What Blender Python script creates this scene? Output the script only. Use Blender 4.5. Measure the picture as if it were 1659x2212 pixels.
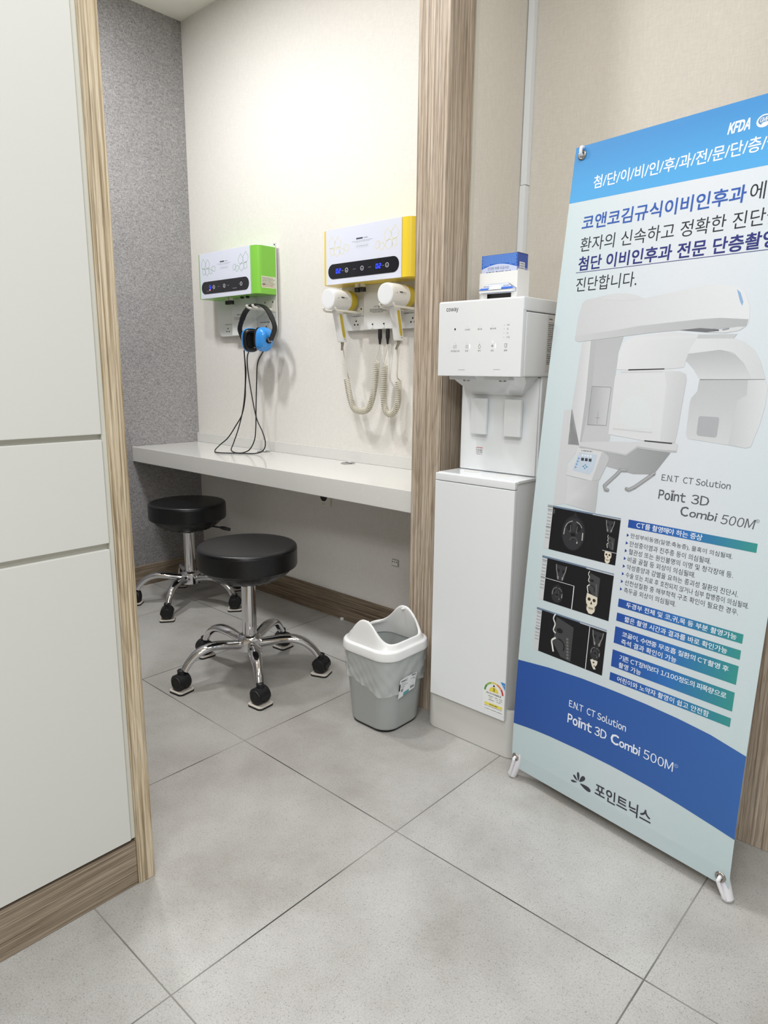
import bpy, bmesh, math, random
from mathutils import Vector, Matrix
from mathutils.geometry import tessellate_polygon
R_ = math.radians
random.seed(7)
for _o in list(bpy.data.objects):
    bpy.data.objects.remove(_o, do_unlink=True)
SC = bpy.context.scene
COL = SC.collection

# ------------------------------------------------------------------ camera
cam_d = bpy.data.cameras.new('camera')
cam = bpy.data.objects.new('camera', cam_d)
COL.objects.link(cam)
cam_d.sensor_fit = 'VERTICAL'
cam_d.sensor_height = 36.0
cam_d.lens = 1478.97 / 2212 * 36.0
cam_d.clip_start = 0.02
CR = ((0.73909329, 0.67353953, 0.00925252), (-0.14247431, 0.14288636, 0.97943073), (-0.65836325, 0.72520893, -0.20156843))
cam.matrix_world = Matrix(((CR[0][0], CR[1][0], -CR[2][0], 2.14904),
                           (CR[0][1], CR[1][1], -CR[2][1], -1.09941),
                           (CR[0][2], CR[1][2], -CR[2][2], 1.07947), (0, 0, 0, 1)))
SC.camera = cam

# ------------------------------------------------------------------ light, exposure
SC.view_settings.view_transform = 'Standard'
SC.view_settings.look = 'None'
SC.view_settings.gamma = 1.0
SC.view_settings.use_curve_mapping = False
SC.view_settings.exposure = 0.24
world = bpy.data.worlds.new('world')
SC.world = world
world.use_nodes = True
world.node_tree.nodes['Background'].inputs[0].default_value = (0.95, 0.97, 1.0, 1)
world.node_tree.nodes['Background'].inputs[1].default_value = 0.25

def area(name, loc, size, power, color=(1, 1, 1), shape='SQUARE', rot=(0, 0, 0), sy=None, spread=180):
    l = bpy.data.lights.new(name, 'AREA')
    l.energy = power
    l.color = color
    l.shape = shape
    l.size = size
    if sy: l.size_y = sy
    l.spread = R_(spread)
    o = bpy.data.objects.new(name, l)
    o.location = loc
    o.rotation_euler = rot
    COL.objects.link(o)
    return o
area('booth_downlight', (-0.35, 0.02, 2.66), 0.16, 17, (0.985, 0.992, 1.0), 'DISK')
area('booth_downlight', (0.42, -0.10, 2.66), 0.16, 13, (0.985, 0.992, 1.0), 'DISK')
area('ceiling_panel_light', (1.75, -0.95, 2.5), 0.55, 12, (0.965, 0.985, 1.0))
area('ceiling_panel_light', (3.1, -1.9, 2.5), 0.55, 26, (0.965, 0.985, 1.0))
area('ceiling_panel_light', (2.3, -2.3, 2.5), 0.55, 30, (0.965, 0.985, 1.0))
area('ceiling_panel_light', (1.75, 0.1, 2.5), 0.45, 7, (0.965, 0.985, 1.0))

# ------------------------------------------------------------------ materials
def lin(c):
    return tuple((v / 255 / 12.92) if v / 255 <= 0.04045 else ((v / 255 + 0.055) / 1.055) ** 2.4 for v in c)
def c4(c):
    return lin(c) + (1.0,)
def mat(name, col=(200, 200, 200), rough=0.5, metal=0.0, spec=0.5, coat=0.0, emit=None, es=0.0, alpha=1.0, trans=0.0, bump=0.0, bscale=300):
    m = bpy.data.materials.new(name)
    m.use_nodes = True
    nt = m.node_tree
    b = nt.nodes['Principled BSDF']
    b.inputs['Base Color'].default_value = c4(col)
    b.inputs['Roughness'].default_value = rough
    b.inputs['Metallic'].default_value = metal
    b.inputs['Specular IOR Level'].default_value = spec
    b.inputs['Coat Weight'].default_value = coat
    b.inputs['Coat Roughness'].default_value = 0.08
    b.inputs['Alpha'].default_value = alpha
    b.inputs['Transmission Weight'].default_value = trans
    if emit:
        b.inputs['Emission Color'].default_value = c4(emit)
        b.inputs['Emission Strength'].default_value = es
    # a little procedural grain in tone and relief so no surface is perfectly flat
    tc = nt.nodes.new('ShaderNodeTexCoord')
    nz = nt.nodes.new('ShaderNodeTexNoise')
    nz.inputs['Scale'].default_value = bscale
    nz.inputs['Detail'].default_value = 3
    nt.links.new(tc.outputs['Object'], nz.inputs['Vector'])
    if bump > 0:
        bp = nt.nodes.new('ShaderNodeBump')
        bp.inputs['Strength'].default_value = bump
        bp.inputs['Distance'].default_value = 0.001
        nt.links.new(nz.outputs['Fac'], bp.inputs['Height'])
        nt.links.new(bp.outputs['Normal'], b.inputs['Normal'])
    else:
        mr = nt.nodes.new('ShaderNodeMapRange')
        mr.inputs['To Min'].default_value = max(0.0, rough - 0.015)
        mr.inputs['To Max'].default_value = min(1.0, rough + 0.015)
        nt.links.new(nz.outputs['Fac'], mr.inputs['Value'])
        nt.links.new(mr.outputs['Result'], b.inputs['Roughness'])
    return m

def N(nt, typ, **kw):
    n = nt.nodes.new(typ)
    for k, v in kw.items():
        if k in n.inputs: n.inputs[k].default_value = v
        else: setattr(n, k, v)
    return n
def mapping(nt, scale, coord='Object', rot=(0, 0, 0)):
    tc = nt.nodes.new('ShaderNodeTexCoord')
    mp = nt.nodes.new('ShaderNodeMapping')
    mp.inputs['Scale'].default_value = scale
    mp.inputs['Rotation'].default_value = rot
    nt.links.new(tc.outputs[coord], mp.inputs['Vector'])
    return mp.outputs['Vector']
def math_(nt, op, a, b=None, c=None):
    n = nt.nodes.new('ShaderNodeMath'); n.operation = op
    for i, v in enumerate((a, b, c)):
        if v is None: continue
        if isinstance(v, (int, float)): n.inputs[i].default_value = v
        else: nt.links.new(v, n.inputs[i])
    return n.outputs[0]
def ramp(nt, fac, stops):
    r = nt.nodes.new('ShaderNodeValToRGB')
    els = r.color_ramp.elements
    while len(els) < len(stops): els.new(0.5)
    for e, (p, c) in zip(els, stops):
        e.position = p; e.color = c4(c)
    nt.links.new(fac, r.inputs['Fac'])
    return r.outputs['Color']
def mixc(nt, fac, a, b, mode='MIX'):
    n = nt.nodes.new('ShaderNodeMix'); n.data_type = 'RGBA'; n.blend_type = mode
    for sock, v in ((n.inputs['Factor'], fac), (n.inputs['A'], a), (n.inputs['B'], b)):
        if isinstance(v, (int, float)): sock.default_value = v
        elif isinstance(v, tuple): sock.default_value = v
        else: nt.links.new(v, sock)
    return n.outputs['Result']

def fabric(name, lo, hi, thread=260, rough=0.9, bump=0.4, contrast=(0.3, 0.7), an=0.12):
    m = bpy.data.materials.new(name); m.use_nodes = True
    nt = m.node_tree; b = nt.nodes['Principled BSDF']
    b.inputs['Roughness'].default_value = rough
    b.inputs['Specular IOR Level'].default_value = 0.25
    t = thread
    n1 = N(nt, 'ShaderNodeTexNoise', Scale=1.0, Detail=3.0); nt.links.new(mapping(nt, (t * an, t * an, t * 1.6)), n1.inputs['Vector'])
    n2 = N(nt, 'ShaderNodeTexNoise', Scale=1.0, Detail=3.0); nt.links.new(mapping(nt, (t * 1.6, t * 1.6, t * an)), n2.inputs['Vector'])
    n3 = N(nt, 'ShaderNodeTexNoise', Scale=3.0, Detail=4.0); nt.links.new(mapping(nt, (1, 1, 1)), n3.inputs['Vector'])
    s = math_(nt, 'ADD', math_(nt, 'MULTIPLY', n1.outputs['Fac'], 0.46), math_(nt, 'MULTIPLY', n2.outputs['Fac'], 0.46))
    s2 = math_(nt, 'ADD', s, math_(nt, 'MULTIPLY', n3.outputs['Fac'], 0.08))
    nt.links.new(ramp(nt, s2, [(contrast[0], lo), (contrast[1], hi)]), b.inputs['Base Color'])
    bp = N(nt, 'ShaderNodeBump', Strength=bump, Distance=0.001)
    nt.links.new(s, bp.inputs['Height']); nt.links.new(bp.outputs['Normal'], b.inputs['Normal'])
    return m

def wood(name, dark, mid, light, axis='Z', rough=0.55, scale=1.0, ringmix=0.24, pormix=0.35, linemix=0.4):
    m = bpy.data.materials.new(name); m.use_nodes = True
    nt = m.node_tree; b = nt.nodes['Principled BSDF']
    b.inputs['Roughness'].default_value = rough
    b.inputs['Specular IOR Level'].default_value = 0.35
    def sc(across, along):
        v = [across * scale] * 3
        v['XYZ'.index(axis)] = along * scale
        return tuple(v)
    nlow = N(nt, 'ShaderNodeTexNoise', Scale=1.0, Detail=1.5); nt.links.new(mapping(nt, sc(7, 0.42)), nlow.inputs['Vector'])
    nfib = N(nt, 'ShaderNodeTexNoise', Scale=1.0, Detail=4.0); nt.links.new(mapping(nt, sc(260, 4)), nfib.inputs['Vector'])
    npor = N(nt, 'ShaderNodeTexNoise', Scale=1.0, Detail=2.0); nt.links.new(mapping(nt, sc(640, 16)), npor.inputs['Vector'])
    rings = math_(nt, 'FRACT', math_(nt, 'MULTIPLY', nlow.outputs['Fac'], 30.0))
    r1 = ramp(nt, rings, [(0.0, (252, 252, 252)), (0.55, (236, 234, 232)), (0.86, (138, 128, 118)), (1.0, (250, 250, 250))])
    base = ramp(nt, nfib.outputs['Fac'], [(0.36, dark), (0.49, mid), (0.62, light)])
    c1 = mixc(nt, ringmix, base, r1, 'MULTIPLY')
    nln = N(nt, 'ShaderNodeTexNoise', Scale=1.0, Detail=2.0, Distortion=0.4); nt.links.new(mapping(nt, sc(330, 1.1)), nln.inputs['Vector'])
    c1 = mixc(nt, linemix, c1, ramp(nt, nln.outputs['Fac'], [(0.40, (120, 106, 92)), (0.50, (255, 255, 255))]), 'MULTIPLY')
    por = ramp(nt, npor.outputs['Fac'], [(0.36, (118, 108, 98)), (0.45, (255, 255, 255))])
    c2 = mixc(nt, pormix, c1, por, 'MULTIPLY')
    nt.links.new(c2, b.inputs['Base Color'])
    bp = N(nt, 'ShaderNodeBump', Strength=0.25, Distance=0.0006)
    nt.links.new(npor.outputs['Fac'], bp.inputs['Height']); nt.links.new(bp.outputs['Normal'], b.inputs['Normal'])
    return m

def floor_mat():
    m = bpy.data.materials.new('porcelain_tile'); m.use_nodes = True
    nt = m.node_tree; b = nt.nodes['Principled BSDF']
    geo = nt.nodes.new('ShaderNodeNewGeometry')
    sp = nt.nodes.new('ShaderNodeSeparateXYZ'); nt.links.new(geo.outputs['Position'], sp.inputs[0])
    def grid(o):
        f = math_(nt, 'FRACT', math_(nt, 'ADD', math_(nt, 'DIVIDE', o, 0.6), 100.0))
        d = math_(nt, 'MINIMUM', f, math_(nt, 'SUBTRACT', 1.0, f))
        return math_(nt, 'MULTIPLY', d, 0.6), math_(nt, 'FLOOR', math_(nt, 'DIVIDE', o, 0.6))
    gx, ix = grid(sp.outputs['X']); gy, iy = grid(sp.outputs['Y'])
    line = math_(nt, 'LESS_THAN', math_(nt, 'MINIMUM', gx, gy), 0.0015)
    ll = N(nt, 'ShaderNodeTexNoise', Scale=3.0, Detail=1.0)
    wn = nt.nodes.new('ShaderNodeTexWhiteNoise'); wn.noise_dimensions = '2D'
    cb = nt.nodes.new('ShaderNodeCombineXYZ'); nt.links.new(ix, cb.inputs[0]); nt.links.new(iy, cb.inputs[1])
    nt.links.new(cb.outputs[0], wn.inputs['Vector'])
    cloud = N(nt, 'ShaderNodeTexNoise', Scale=3.2, Detail=5.0, Roughness=0.6); nt.links.new(geo.outputs['Position'], cloud.inputs['Vector'])
    fine = N(nt, 'ShaderNodeTexNoise', Scale=300.0, Detail=4.0, Roughness=0.75); nt.links.new(geo.outputs['Position'], fine.inputs['Vector'])
    speck = N(nt, 'ShaderNodeTexVoronoi', Scale=190.0); nt.links.new(geo.outputs['Position'], speck.inputs['Vector'])
    nt.links.new(geo.outputs['Position'], ll.inputs['Vector'])
    base = ramp(nt, cloud.outputs['Fac'], [(0.3, (166, 163, 158)), (0.5, (186, 184, 181)), (0.7, (199, 198, 195))])
    f2 = ramp(nt, fine.outputs['Fac'], [(0.34, (205, 203, 199)), (0.5, (240, 240, 238)), (0.68, (255, 255, 255))])
    c = mixc(nt, 0.75, base, f2, 'MULTIPLY')
    sz = math_(nt, 'MULTIPLY', math_(nt, 'LESS_THAN', speck.outputs['Distance'], 0.2), math_(nt, 'GREATER_THAN', fine.outputs['Fac'], 0.5))
    c = mixc(nt, math_(nt, 'MULTIPLY', sz, 0.75), c, c4((98, 93, 86)))
    tint = math_(nt, 'MULTIPLY', wn.outputs['Value'], 0.10)
    c = mixc(nt, tint, c, c4((140, 134, 128)))
    # darker tone around the doorway of the booth, with a ragged outline
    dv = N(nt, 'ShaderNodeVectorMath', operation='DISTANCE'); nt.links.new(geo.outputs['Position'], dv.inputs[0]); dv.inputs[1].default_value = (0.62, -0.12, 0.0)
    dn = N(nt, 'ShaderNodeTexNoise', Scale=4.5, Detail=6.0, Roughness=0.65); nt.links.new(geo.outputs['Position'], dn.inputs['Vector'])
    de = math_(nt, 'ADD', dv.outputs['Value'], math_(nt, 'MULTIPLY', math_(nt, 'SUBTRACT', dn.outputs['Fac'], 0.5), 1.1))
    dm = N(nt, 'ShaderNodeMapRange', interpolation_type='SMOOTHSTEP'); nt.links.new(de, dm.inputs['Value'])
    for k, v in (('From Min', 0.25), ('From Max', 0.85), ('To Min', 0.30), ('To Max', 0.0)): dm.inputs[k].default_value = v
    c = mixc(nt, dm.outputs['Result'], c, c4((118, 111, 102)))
    gl = ramp(nt, ll.outputs['Fac'], [(0.4, (52, 50, 47)), (0.66, (140, 138, 132))])
    c = mixc(nt, line, c, gl)
    nt.links.new(c, b.inputs['Base Color'])
    b.inputs['Roughness'].default_value = 0.55
    b.inputs['Specular IOR Level'].default_value = 0.35
    bp = N(nt, 'ShaderNodeBump', Strength=0.12, Distance=0.0005)
    nt.links.new(fine.outputs['Fac'], bp.inputs['Height']); nt.links.new(bp.outputs['Normal'], b.inputs['Normal'])
    return m

def quartz_mat():
    m = bpy.data.materials.new('white_engineered_stone'); m.use_nodes = True
    nt = m.node_tree; b = nt.nodes['Principled BSDF']
    v = N(nt, 'ShaderNodeTexVoronoi', Scale=190.0); nt.links.new(mapping(nt, (1, 1, 1)), v.inputs['Vector'])
    n = N(nt, 'ShaderNodeTexNoise', Scale=60.0, Detail=3.0); nt.links.new(mapping(nt, (1, 1, 1)), n.inputs['Vector'])
    s = math_(nt, 'MULTIPLY', math_(nt, 'LESS_THAN', v.outputs['Distance'], 0.2), math_(nt, 'GREATER_THAN', n.outputs['Fac'], 0.56))
    nt.links.new(mixc(nt, s, c4((226, 225, 221)), c4((250, 250, 248))), b.inputs['Base Color'])
    b.inputs['Roughness'].default_value = 0.16
    b.inputs['Coat Weight'].default_value = 0.3
    b.inputs['Coat Roughness'].default_value = 0.05
    return m

def leather_mat():
    m = mat('black_leatherette', (14, 15, 18), 0.31, spec=0.5, bump=0.25, bscale=420)
    return m

def print_mat(name='printed_film', rough=0.45, spec=0.3):
    m = bpy.data.materials.new(name); m.use_nodes = True
    nt = m.node_tree; b = nt.nodes['Principled BSDF']
    a = nt.nodes.new('ShaderNodeAttribute'); a.attribute_name = 'ink'
    n = N(nt, 'ShaderNodeTexNoise', Scale=900.0, Detail=2.0); nt.links.new(mapping(nt, (1, 1, 1)), n.inputs['Vector'])
    g = ramp(nt, n.outputs['Fac'], [(0.3, (249, 249, 249)), (0.7, (255, 255, 255))])
    nt.links.new(mixc(nt, 1.0, a.outputs['Color'], g, 'MULTIPLY'), b.inputs['Base Color'])
    b.inputs['Roughness'].default_value = rough
    b.inputs['Specular IOR Level'].default_value = spec
    return m

M = dict(
    booth_wall=fabric('ivory_woven_wallpaper', (222, 218, 212), (238, 235, 230), 330, bump=0.25),
    niche_wall=fabric('beige_woven_wallpaper', (210, 204, 193), (228, 222, 212), 330, bump=0.3),
    gray_wall=fabric('grey_woven_wallpaper', (112, 110, 114), (186, 184, 184), 300, bump=0.7, contrast=(0.36, 0.64), an=0.3),
    plain_wall=mat('painted_wall', (176, 174, 170), 0.9, spec=0.2, bump=0.1),
    ceiling=mat('ceiling_paint', (248, 246, 238), 0.95, spec=0.2, bump=0.15),
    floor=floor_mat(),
    wood_v=wood('oak_laminate_upright', (164, 146, 126), (190, 174, 155), (207, 193, 176), 'Z'),
    wood_cab=wood('oak_laminate_pale', (172, 151, 119), (207, 189, 159), (221, 205, 179), 'Z'),
    wood_y=wood('oak_laminate_kickboard', (138, 121, 102), (158, 142, 122), (172, 157, 138), 'Y'),
    wood_x=wood('oak_laminate_skirting', (112, 97, 80), (136, 120, 101), (154, 138, 118), 'X'),
    cabinet=mat('cream_lacquer', (216, 215, 209), 0.32, spec=0.4, bump=0.02, bscale=40),
    cabinet_edge=mat('cream_lacquer_edge', (208, 206, 194), 0.4),
    dark_gap=mat('dark_gap', (48, 42, 38), 0.8),
    quartz=quartz_mat(),
    leather=leather_mat(),
    chrome=mat('polished_chrome', (225, 225, 228), 0.06, metal=1.0),
    steel=mat('brushed_steel', (190, 190, 190), 0.3, metal=1.0),
    black_plastic=mat('black_plastic', (22, 22, 25), 0.45, bump=0.1),
    black_rubber=mat('black_rubber', (16, 16, 18), 0.6),
    felt=mat('beige_felt', (203, 196, 186), 0.95, spec=0.1, bump=0.6, bscale=900),
    white_plastic=mat('white_plastic', (236, 236, 235), 0.3),
    warm_white=mat('warm_white_plastic', (233, 230, 222), 0.3),
    appliance=mat('white_appliance_shell', (234, 237, 239), 0.28, spec=0.45),
    appliance_gloss=mat('white_gloss_panel', (236, 239, 241), 0.12, coat=0.5),
    appliance_grey=mat('pale_grey_plastic', (214, 213, 208), 0.45),
    metal_white=mat('white_powder_coat', (226, 227, 226), 0.35, bump=0.1, bscale=500),
    green=mat('lime_green_enamel', (130, 200, 72), 0.3),
    yellow=mat('yellow_enamel', (240, 210, 58), 0.3),
    mustard=mat('mustard_plastic', (203, 180, 52), 0.4),
    panel_white=mat('white_glass_panel', (222, 226, 240), 0.15, coat=0.4),
    black_glass=mat('black_glass', (14, 15, 24), 0.12, coat=0.5),
    blue_led=mat('blue_led', (20, 30, 255), 0.4, emit=(40, 60, 255), es=2.2),
    white_led=mat('white_led', (255, 255, 255), 0.4, emit=(225, 230, 255), es=0.5),
    red_led=mat('red_led', (255, 120, 120), 0.4, emit=(255, 110, 110), es=3.0),
    shell_blue=mat('glossy_blue_plastic', (58, 150, 232), 0.15, coat=0.4),
    cord=mat('black_cord', (14, 14, 15), 0.5),
    coil=mat('cream_coiled_cord', (206, 201, 186), 0.5),
    relief=mat('taupe_strain_relief', (150, 143, 128), 0.55),
    bin_grey=mat('grey_bin_plastic', (166, 170, 168), 0.4),
    liner=mat('clear_plastic_film', (232, 236, 235), 0.1, alpha=0.38),
    paper=mat('white_paper', (242, 242, 240), 0.7),
    board=mat('white_board', (238, 238, 236), 0.5),
    banner_back=mat('banner_back_white', (222, 226, 228), 0.6),
    grommet=mat('nickel_grommet', (176, 168, 160), 0.25, metal=1.0),
    pole=mat('white_pole', (228, 226, 230), 0.35),
    socket_dark=mat('dark_socket', (40, 38, 38), 0.5),
    screw=mat('dark_screw', (60, 58, 56), 0.35, metal=0.8),
    print=print_mat(),
    print_gloss=print_mat('printed_label', 0.3, 0.4),
)

# ------------------------------------------------------------------ mesh helpers
def V(*a): return Vector(a)
def box(bm, a, b, r=0.0, seg=2):
    a = Vector(a); b = Vector(b)
    lo = Vector(map(min, a, b)); hi = Vector(map(max, a, b))
    res = bmesh.ops.create_cube(bm, size=1.0)
    vs = res['verts']
    for v in vs:
        v.co = Vector((lo[i] + (v.co[i] + 0.5) * (hi[i] - lo[i]) for i in range(3)))
    if r > 0:
        r = min(r, min(hi - lo) * 0.49)
        es = list({e for v in vs for e in v.link_edges})
        bmesh.ops.bevel(bm, geom=es, offset=r, segments=seg, profile=0.5, affect='EDGES')
def ring_faces(bm, A, B):
    n = len(A)
    for i in range(n):
        j = (i + 1) % n
        try: bm.faces.new((A[i], A[j], B[j], B[i]))
        except ValueError: pass
def loft(bm, rings, cap0=True, cap1=True):
    vr = [[bm.verts.new(p) for p in r] for r in rings]
    for A, B in zip(vr, vr[1:]): ring_faces(bm, A, B)
    if cap0: bm.faces.new(list(reversed(vr[0])))
    if cap1: bm.faces.new(vr[-1])
    return vr
def frames(pts, up=None):
    pts = [Vector(p) for p in pts]
    T = []
    for i in range(len(pts)):
        a = pts[max(i - 1, 0)]; b = pts[min(i + 1, len(pts) - 1)]
        T.append((b - a).normalized())
    n0 = Vector(up) if up else (Vector((0, 0, 1)) if abs(T[0].z) < 0.9 else Vector((1, 0, 0)))
    out = []
    nrm = (n0 - T[0] * n0.dot(T[0])).normalized()
    for t in T:
        nrm = nrm - t * nrm.dot(t)
        nrm = nrm.normalized() if nrm.length > 1e-6 else t.orthogonal().normalized()
        out.append((t, nrm, t.cross(nrm)))
    return pts, out
def tube(bm, pts, r, n=8, cap=True, up=None, flat=1.0):
    pts, fr = frames(pts, up)
    rs = r if isinstance(r, (list, tuple)) else [r] * len(pts)
    rings = []
    for p, (t, a, b), q in zip(pts, fr, rs):
        rings.append([p + a * (math.cos(2 * math.pi * k / n) * q) + b * (math.sin(2 * math.pi * k / n) * q * flat) for k in range(n)])
    loft(bm, rings, cap, cap)
def strap(bm, pts, w, th, up):
    # rectangular section swept along pts: w along the binormal, th along the normal
    pts, fr = frames(pts, up)
    rings = []
    for i, (p, (t, a, b)) in enumerate(zip(pts, fr)):
        ww = w[i] if isinstance(w, (list, tuple)) else w
        tt = th[i] if isinstance(th, (list, tuple)) else th
        rings.append([p + a * sa * tt / 2 + b * sb * ww / 2 for sa, sb in ((-1, -1), (1, -1), (1, 1), (-1, 1))])
    loft(bm, rings)
def lathe(bm, prof, c=(0, 0, 0), axis='Z', n=40, cap0=True, cap1=True):
    c = Vector(c)
    rings = []
    for r, h in prof:
        ring = []
        for k in range(n):
            a = 2 * math.pi * k / n
            x, y = r * math.cos(a), r * math.sin(a)
            if axis == 'Z': p = Vector((x, y, h))
            elif axis == 'Y': p = Vector((x, h, -y))
            else: p = Vector((h, x, y))
            ring.append(c + p)
        rings.append(ring)
    loft(bm, rings, cap0, cap1)
def rrect(w, d, r, n=6):
    out = []
    for cx, cy, a0 in ((w / 2 - r, d / 2 - r, 0), (-w / 2 + r, d / 2 - r, 90), (-w / 2 + r, -d / 2 + r, 180), (w / 2 - r, -d / 2 + r, 270)):
        for k in range(n + 1):
            a = R_(a0 + 90 * k / n)
            out.append((cx + r * math.cos(a), cy + r * math.sin(a)))
    return out
def ring_pts(w, d, r, n):
    # rounded rectangle resampled evenly along its outline
    P = rrect(w, d, r, 12); P = P + [P[0]]
    L = [0.0]
    for p, q in zip(P, P[1:]): L.append(L[-1] + math.hypot(q[0] - p[0], q[1] - p[1]))
    out = []; i = 0
    for k in range(n):
        t = L[-1] * k / n
        while L[i + 1] < t: i += 1
        f = (t - L[i]) / max(L[i + 1] - L[i], 1e-9)
        out.append((P[i][0] + (P[i + 1][0] - P[i][0]) * f, P[i][1] + (P[i + 1][1] - P[i][1]) * f))
    return out
def prism(bm, poly, fn, h0, h1):
    # poly in 2-D, fn(u, v, h) -> 3-D
    loft(bm, [[fn(u, v, h0) for u, v in poly], [fn(u, v, h1) for u, v in poly]])
def crom(pts, k=8):
    P = [Vector(p) for p in pts]
    P = [P[0] * 2 - P[1]] + P + [P[-1] * 2 - P[-2]]
    out = []
    for i in range(1, len(P) - 2):
        for j in range(k):
            t = j / k
            a, b, c, d = P[i - 1:i + 3]
            out.append(0.5 * ((2 * b) + (c - a) * t + (2 * a - 5 * b + 4 * c - d) * t * t + (3 * b - a - 3 * c + d) * t ** 3))
    out.append(P[-2])
    return out

def world_loc(o):
    v = Vector((0, 0, 0))
    while o is not None:
        v += o.location; o = o.parent
    return v
def obj(name, bm, m, parent=None, smooth=40, origin=None, label=None):
    bmesh.ops.remove_doubles(bm, verts=bm.verts, dist=1e-6)
    bmesh.ops.recalc_face_normals(bm, faces=bm.faces)
    me = bpy.data.meshes.new(name)
    if parent is not None:
        off = world_loc(parent)
        loc = Vector((0, 0, 0))
    else:
        if origin is None:
            xs = [v.co for v in bm.verts]
            origin = Vector(((min(v.x for v in xs) + max(v.x for v in xs)) / 2, (min(v.y for v in xs) + max(v.y for v in xs)) / 2, min(v.z for v in xs)))
        off = Vector(origin); loc = off
    bmesh.ops.translate(bm, verts=bm.verts, vec=-off)
    if smooth:
        th = R_(smooth)
        for f in bm.faces: f.smooth = True
        for e in bm.edges:
            if len(e.link_faces) == 2 and e.calc_face_angle(0) > th: e.smooth = False
    bm.to_mesh(me); bm.free()
    me.materials.append(m)
    o = bpy.data.objects.new(name, me)
    COL.objects.link(o)
    o.location = loc
    if smooth:
        w = o.modifiers.new('weighted_normal', 'WEIGHTED_NORMAL'); w.keep_sharp = True
    if parent is not None: o.parent = parent
    if label: o['label'] = label
    return o
def nb(): return bmesh.new()
def bx(name, a, b, m, parent=None, r=0.0, seg=2, label=None):
    bm = nb(); box(bm, a, b, r, seg)
    return obj(name, bm, m, parent, label=label)
def tag(o, label, cat, group=None):
    o['label'] = label; o['category'] = cat
    if group: o['group'] = group
    return o
def thing(name, loc, label, cat, group=None):
    o = bpy.data.objects.new(name, None)
    o.empty_display_size = 0.05
    o.location = loc
    COL.objects.link(o)
    return tag(o, label, cat, group)
def struct(o, label, cat):
    o['kind'] = 'structure'
    return tag(o, label, cat)

# ------------------------------------------------------------------ printed artwork
_txt_cache = {}
def text_polys(s, bold=0.0, res=2):
    key = (s, bold, res)
    if key in _txt_cache: return _txt_cache[key]
    if len(s) > 1 and any(c.isascii() and c.isalnum() for c in s):
        # Latin letters and figures set one by one in the same sans face as the Hangul
        x = 0.0; VS = []; FS = []
        for c in s:
            if c == ' ': x += 0.26; continue
            vs, fs = text_polys(c, bold, res)
            a0 = min(v[0] for v in vs); a1 = max(v[0] for v in vs)
            wide = not c.isascii()
            k = len(VS)
            VS += [(v[0] - a0 + x, v[1]) for v in vs]; FS += [tuple(i + k for i in f) for f in fs]
            x += (a1 - a0) + (0.07 if wide else 0.085)
        _txt_cache[key] = (VS, FS)
        return VS, FS
    if len(s) == 1 and s.isascii() and s.isalnum(): s = chr(ord(s) + 0xFEE0)
    cu = bpy.data.curves.new('lettering', 'FONT')
    cu.body = s; cu.size = 1.0; cu.resolution_u = res; cu.offset = bold; cu.fill_mode = 'FRONT'
    o = bpy.data.objects.new('lettering', cu)
    COL.objects.link(o)
    dg = bpy.context.evaluated_depsgraph_get(); dg.update()
    me = bpy.data.meshes.new_from_object(o.evaluated_get(dg))
    vs = [(v.co.x, v.co.y) for v in me.vertices]
    fs = [tuple(p.vertices) for p in me.polygons]
    bpy.data.objects.remove(o, do_unlink=True); bpy.data.curves.remove(cu); bpy.data.meshes.remove(me)
    if not vs: vs = [(0, 0), (1, 0), (1, 1)]; fs = []
    _txt_cache[key] = (vs, fs)
    return vs, fs
def clip_h(poly, t, keep_above):
    out = []
    n = len(poly)
    for i in range(n):
        a, b = poly[i], poly[(i + 1) % n]
        ia = (a[1] >= t) == keep_above; ib = (b[1] >= t) == keep_above
        if ia: out.append(a)
        if ia != ib and abs(b[1] - a[1]) > 1e-12:
            k = (t - a[1]) / (b[1] - a[1]); out.append((a[0] + (b[0] - a[0]) * k, t))
    return out
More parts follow.
